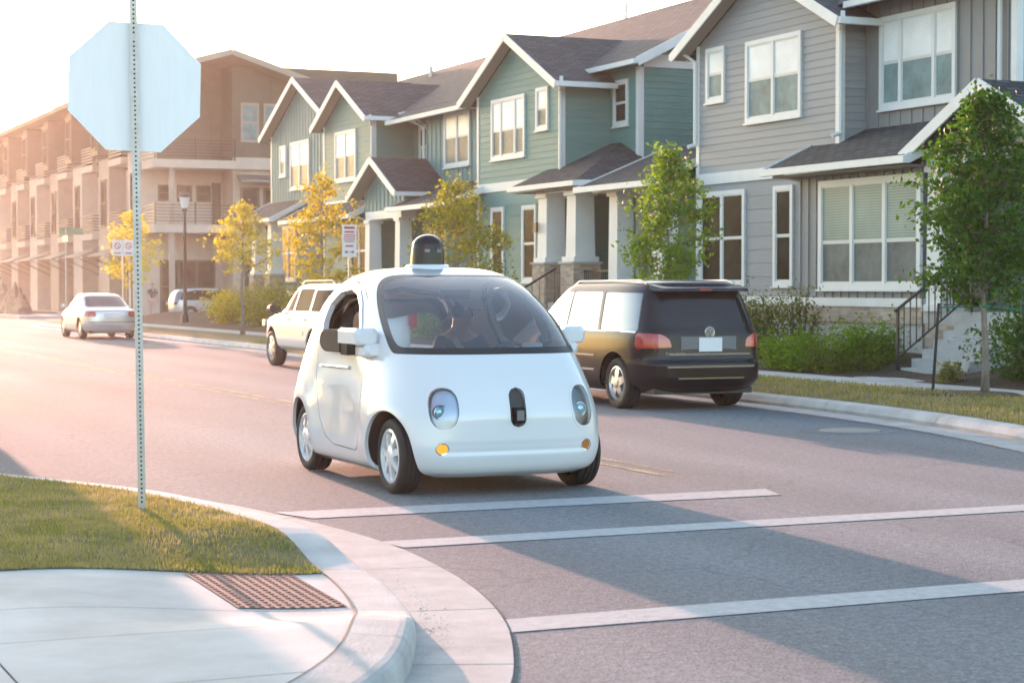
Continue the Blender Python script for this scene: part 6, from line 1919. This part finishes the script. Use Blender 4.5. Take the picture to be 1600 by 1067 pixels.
# lamp post
lx_, ly_ = 19.0, 74.0
lp = empty('street_lamp', (lx_, ly_, .14), 0, 'dark lamp post with a single lantern in front of the apartment block', 'street lamp')
MB().lathe([(.16, .12), (.15, .5), (.09, .6), (.075, 1.2), (.055, 4.55), (.10, 4.62), (.10, 4.70)], 14, 'z', (lx_, ly_, 0), flip=True).build('post', 'iron', lp, smooth=True)
MB().lathe([(.12, 4.70), (.22, 5.12), (.21, 5.14)], 12, 'z', (lx_, ly_, 0), flip=True).build('lantern', 'lampglass', lp)
MB().lathe([(.27, 5.13), (.24, 5.20), (.08, 5.36), (.03, 5.48), (.0, 5.5)], 12, 'z', (lx_, ly_, 0), flip=True).build('cap', 'iron', lp)
# earth heap at the building site
r = np.random.default_rng(5)
for k, (cx, cy, w, h, lab) in enumerate(((18.6, 118.0, 5.5, 2.3, 'big brown earth heap before the apartment block at the left edge'), (18.3, 108.5, 3.4, 1.5, 'smaller earth heap nearer the silver saloon'))):
    V = []; F = []; n1, n2 = 12, 28
    for i in range(n1 + 1):
        for j in range(n2):
            q = i / n1; a = 2 * math.pi * j / n2
            rr = w * q * (1 + .14 * math.sin(3 * a + k) + r.normal(0, .03)) * .5
            V.append((cx + math.cos(a) * rr * .5, cy + math.sin(a) * rr * 1.9, .12 + h * (1 - q) ** .8 * (1 + .18 * math.sin(5 * a + q * 6)) + r.normal(0, .06) * (q < 1)))
    for i in range(n1):
        for j in range(n2):
            F.append((i * n2 + j, (i + 1) * n2 + j, (i + 1) * n2 + (j + 1) % n2, i * n2 + (j + 1) % n2))
    tag(add_mesh('earth_heap', V, F, 'rubble', smooth=False), lab, 'earth heap', 'earth heaps')

# ================================================================== PEOPLE
def skin_body(name, joints, edges, material, parent, sub=2):
    """One continuous surface grown over a joint skeleton; joints: name -> (pos, radius)."""
    names = list(joints); idx = {k: i for i, k in enumerate(names)}
    me = bpy.data.meshes.new(name)
    off = Vector(root_of(parent).location)
    me.from_pydata([Vector(joints[k][0]) for k in names], [(idx[a], idx[b]) for a, b in edges], [])
    o = bpy.data.objects.new(name, me); COL.objects.link(o)
    md = o.modifiers.new('skin', 'SKIN')
    if not me.skin_vertices: 
        bpy.context.view_layer.objects.active = o
        bpy.ops.mesh.customdata_skin_add()
    for i, k in enumerate(names):
        rr = joints[k][1]; rr = rr if hasattr(rr, '__len__') else (rr, rr)
        me.skin_vertices[0].data[i].radius = rr
        me.skin_vertices[0].data[i].use_root = (i == 0)
    md.use_smooth_shade = True
    sd = o.modifiers.new('sub', 'SUBSURF'); sd.levels = sub; sd.render_levels = sub
    bpy.context.view_layer.update()
    nm = bpy.data.meshes.new_from_object(o.evaluated_get(bpy.context.evaluated_depsgraph_get()))
    bpy.data.objects.remove(o)
    nm.materials.clear(); nm.materials.append(MT[material])
    nm.polygons.foreach_set('use_smooth', np.ones(len(nm.polygons), bool))
    ob = bpy.data.objects.new(name, nm); COL.objects.link(ob); ob.parent = parent
    return ob

def figure(name, label, loc, rz, H, J, shirt, legs, hair, sleeves=True, group=None):
    """Person from a joint table in a local frame (x forward, y left, z up), units of body height."""
    p = empty(name, loc, rz, label, 'person', group)
    S = {k: (tuple(c * H for c in v[0]), v[1] * H) for k, v in J.items()}
    E1 = [('pelvis', 'waist'), ('waist', 'chest'), ('chest', 'neck'), ('neck', 'jaw'), ('jaw', 'crown'), ('jaw', 'nose')]
    for s in 'LR':
        E1 += [('chest', 'sh' + s), ('sh' + s, 'el' + s), ('el' + s, 'wr' + s), ('wr' + s, 'pa' + s), ('pelvis', 'hip' + s), ('hip' + s, 'kn' + s), ('kn' + s, 'an' + s), ('an' + s, 'toe' + s)]
        for f in range(4): E1.append(('pa' + s, 'f%d' % f + s))
        E1.append(('wr' + s, 'th' + s))
    for s, sg in (('L', 1), ('R', -1)):
        w = np.array(S['wr' + s][0]); e = np.array(S['el' + s][0]); d = (w - e) / np.linalg.norm(w - e)
        side_ = np.cross(d, (0, 0, 1.0)); side_ = side_ / (np.linalg.norm(side_) + 1e-6)
        pa = w + d * .045 * H
        S['pa' + s] = (tuple(pa), .013 * H)
        for f in range(4):
            S['f%d' % f + s] = (tuple(pa + d * (.045 - .006 * abs(f - 1.4)) * H + side_ * (f - 1.5) * .012 * H + np.array((0, 0, -.008 * H))), .0052 * H)
        S['th' + s] = (tuple(w + d * .04 * H + side_ * .026 * H * sg), .006 * H)
    skin_body('body', S, E1, 'skin', p)
    k = 1.16
    keys = ['waist', 'chest', 'shL', 'shR', 'elL', 'elR', 'pelvis']
    SS_ = {q: (S[q][0], S[q][1] * k) for q in ['pelvis', 'waist', 'chest', 'shL', 'elL', 'shR', 'elR']}
    for s in 'LR':
        a = np.array(S['sh' + s][0]); b = np.array(S['el' + s][0]); SS_['el' + s] = (tuple(a + (b - a) * .75), S['el' + s][1] * 1.35)
    nk = np.array(S['neck'][0]); ch = np.array(S['chest'][0]); SS_['col'] = (tuple(ch + (nk - ch) * .55), S['neck'][1] * 1.25)
    skin_body('shirt', SS_, [('pelvis', 'waist'), ('waist', 'chest'), ('chest', 'col'), ('chest', 'shL'), ('shL', 'elL'), ('chest', 'shR'), ('shR', 'elR')], shirt, p)
    TT = {q: (S[q][0], S[q][1] * 1.2) for q in ['pelvis', 'hipL', 'knL', 'hipR', 'knR', 'anL', 'anR']}
    skin_body('trousers', TT, [('pelvis', 'hipL'), ('hipL', 'knL'), ('knL', 'anL'), ('pelvis', 'hipR'), ('hipR', 'knR'), ('knR', 'anR')], legs, p)
    c = np.array(S['crown'][0]); j = np.array(S['jaw'][0]); nz = np.array(S['nose'][0])
    fwd = nz - j; fwd[2] = 0; fwd = fwd / (np.linalg.norm(fwd) + 1e-6)
    HH = {'a': (tuple(c + fwd * .012 * H + np.array((0, 0, .008 * H))), .042 * H), 'b': (tuple(c - fwd * .018 * H), .050 * H), 'c': (tuple(c - fwd * .035 * H - np.array((0, 0, .035 * H))), .040 * H)}
    hd = skin_body('hair', HH, [('a', 'b'), ('b', 'c')], hair, p)
    rt_ = np.cross(fwd, (0, 0, 1.0))
    hc = (c + j) / 2
    f = MB()
    for sg in (-1, 1):
        e = hc + fwd * .049 * H + rt_ * sg * .018 * H + np.array((0, 0, .006 * H))
        f.lathe([(.001, -.004 * H), (.006 * H, 0), (.001, .004 * H)], 8, 'z', tuple(e))
    f.build('eyes', 'hair', p, local=True)
    return p, S
def head(j, x=0, z=0, yaw=0, fwd=0.0):
    c, s = math.cos(yaw), math.sin(yaw)
    j['jaw'] = ((x + .012 * c, .012 * s, z), .040)
    j['crown'] = ((x, 0, z + .055), .052)
    j['nose'] = ((x + .056 * c, .056 * s, z + .018), .011)
    return j
def seated(yaw, armL, armR):
    j = {'pelvis': ((0, 0, .06), .075), 'waist': ((-.015, 0, .16), .068), 'chest': ((-.03, 0, .28), .078), 'neck': ((-.025, 0, .365), .034),
         'hipL': ((.02, .055, .045), .058), 'hipR': ((.02, -.055, .045), .058), 'knL': ((.25, .075, .07), .040), 'knR': ((.25, -.075, .07), .040),
         'anL': ((.30, .075, -.16), .026), 'anR': ((.30, -.075, -.16), .026), 'toeL': ((.38, .08, -.19), .02), 'toeR': ((.38, -.08, -.19), .02),
         'shL': ((-.03, .11, .305), .040), 'shR': ((-.03, -.11, .305), .040)}
    for s, (e, w) in (('L', armL), ('R', armR)):
        j['el' + s] = (e, .027); j['wr' + s] = (w, .019)
    return head(j, -.005, .415, yaw)
def walking(st):
    j = {'pelvis': ((0, 0, .52), .072), 'waist': ((0, 0, .61), .060), 'chest': ((0, 0, .73), .072), 'neck': ((0, 0, .825), .032),
         'hipL': ((0, .05, .50), .056), 'hipR': ((0, -.05, .50), .056), 'knL': ((.06 * st, .05, .28), .038), 'knR': ((-.01 * st, -.05, .28), .038),
         'anL': ((.09 * st, .05, .045), .023), 'anR': ((-.13 * st, -.05, .06), .023), 'toeL': ((.09 * st + .08, .055, .018), .018), 'toeR': ((-.13 * st + .07, -.055, .022), .018),
         'shL': ((0, .105, .775), .036), 'shR': ((0, -.105, .775), .036), 'elL': ((-.05 * st, .13, .62), .024), 'elR': ((.04 * st, -.13, .62), .024),
         'wrL': ((-.05 * st, .135, .49), .017), 'wrR': ((.12 * st, -.125, .50), .017)}
    return head(j, .005, .875, 0)
# two people riding in the bubble car: they face -Y like the car
cx, cy = 6.235, 15.49
d1, S1 = figure('person', 'rider in dark shirt and navy cap seen through the windscreen', (cx + .33, cy + .30, .62), R(-90), 1.75, seated(R(55), ((.10, .15, .17), (.20, .10, .16)), ((.06, -.16, .17), (.17, -.13, .12))), 'darkshirt', 'navy', 'navy', group=None)
c = np.array(S1['crown'][0]); yw = R(55)
f = MB(); fx, fy = math.cos(yw), math.sin(yw)
f.slab([tuple(c + np.array((fx * .06 - fy * .06, fy * .06 + fx * .06, .015))), tuple(c + np.array((fx * .17 - fy * .05, fy * .17 + fx * .05, .0))), tuple(c + np.array((fx * .17 + fy * .05, fy * .17 - fx * .05, .0))), tuple(c + np.array((fx * .06 + fy * .06, fy * .06 - fx * .06, .015)))], .008)
f.build('cap_peak', 'navy', d1, local=True)
f = MB(); f.bar((.10, -.12, .58), (.16, .12, .22), .05, .012, up=(1, 0, .3)); f.build('seat_belt', 'belt', d1, local=True)
figure('person', 'dark haired rider seen through the open side window of the bubble car', (cx - .52, cy + .56, .64), R(-90), 1.72, seated(R(0), ((.08, .15, .17), (.20, .10, .13)), ((.08, -.15, .17), (.20, -.10, .13))), 'navy', 'navy', 'hair')
figure('person', 'adult in pale pink trousers walking on the far pavement near the side street', (22.0, 91.9, .14), R(-100), 1.70, walking(1), 'darkshirt', 'pink', 'hair')
figure('person', 'small child in pale clothes running on the far pavement by the shrubs', (21.6, 81.5, .14), R(-110), 1.12, walking(1.4), 'paleblue', 'pink', 'hair')
# ================================================================== AIR
hz = MB(); hz.box(-60, 95, -12, 260, -1.1, 15.5)
hz = hz.build('haze', 'white')
hz['kind'] = 'stuff'
hm = bpy.data.materials.new('haze_air'); hm.use_nodes = True
nt = hm.node_tree
nt.nodes.remove(nt.nodes['Principled BSDF'])
pv = nt.nodes.new('ShaderNodeVolumePrincipled')
pv.inputs['Color'].default_value = (1.0, 0.96, 0.93, 1)
pv.inputs['Density'].default_value = 0.00025
pv.inputs['Anisotropy'].default_value = 0.75
nt.links.new(pv.outputs[0], nt.nodes['Material Output'].inputs['Volume'])
hz.data.materials.clear(); hz.data.materials.append(hm)
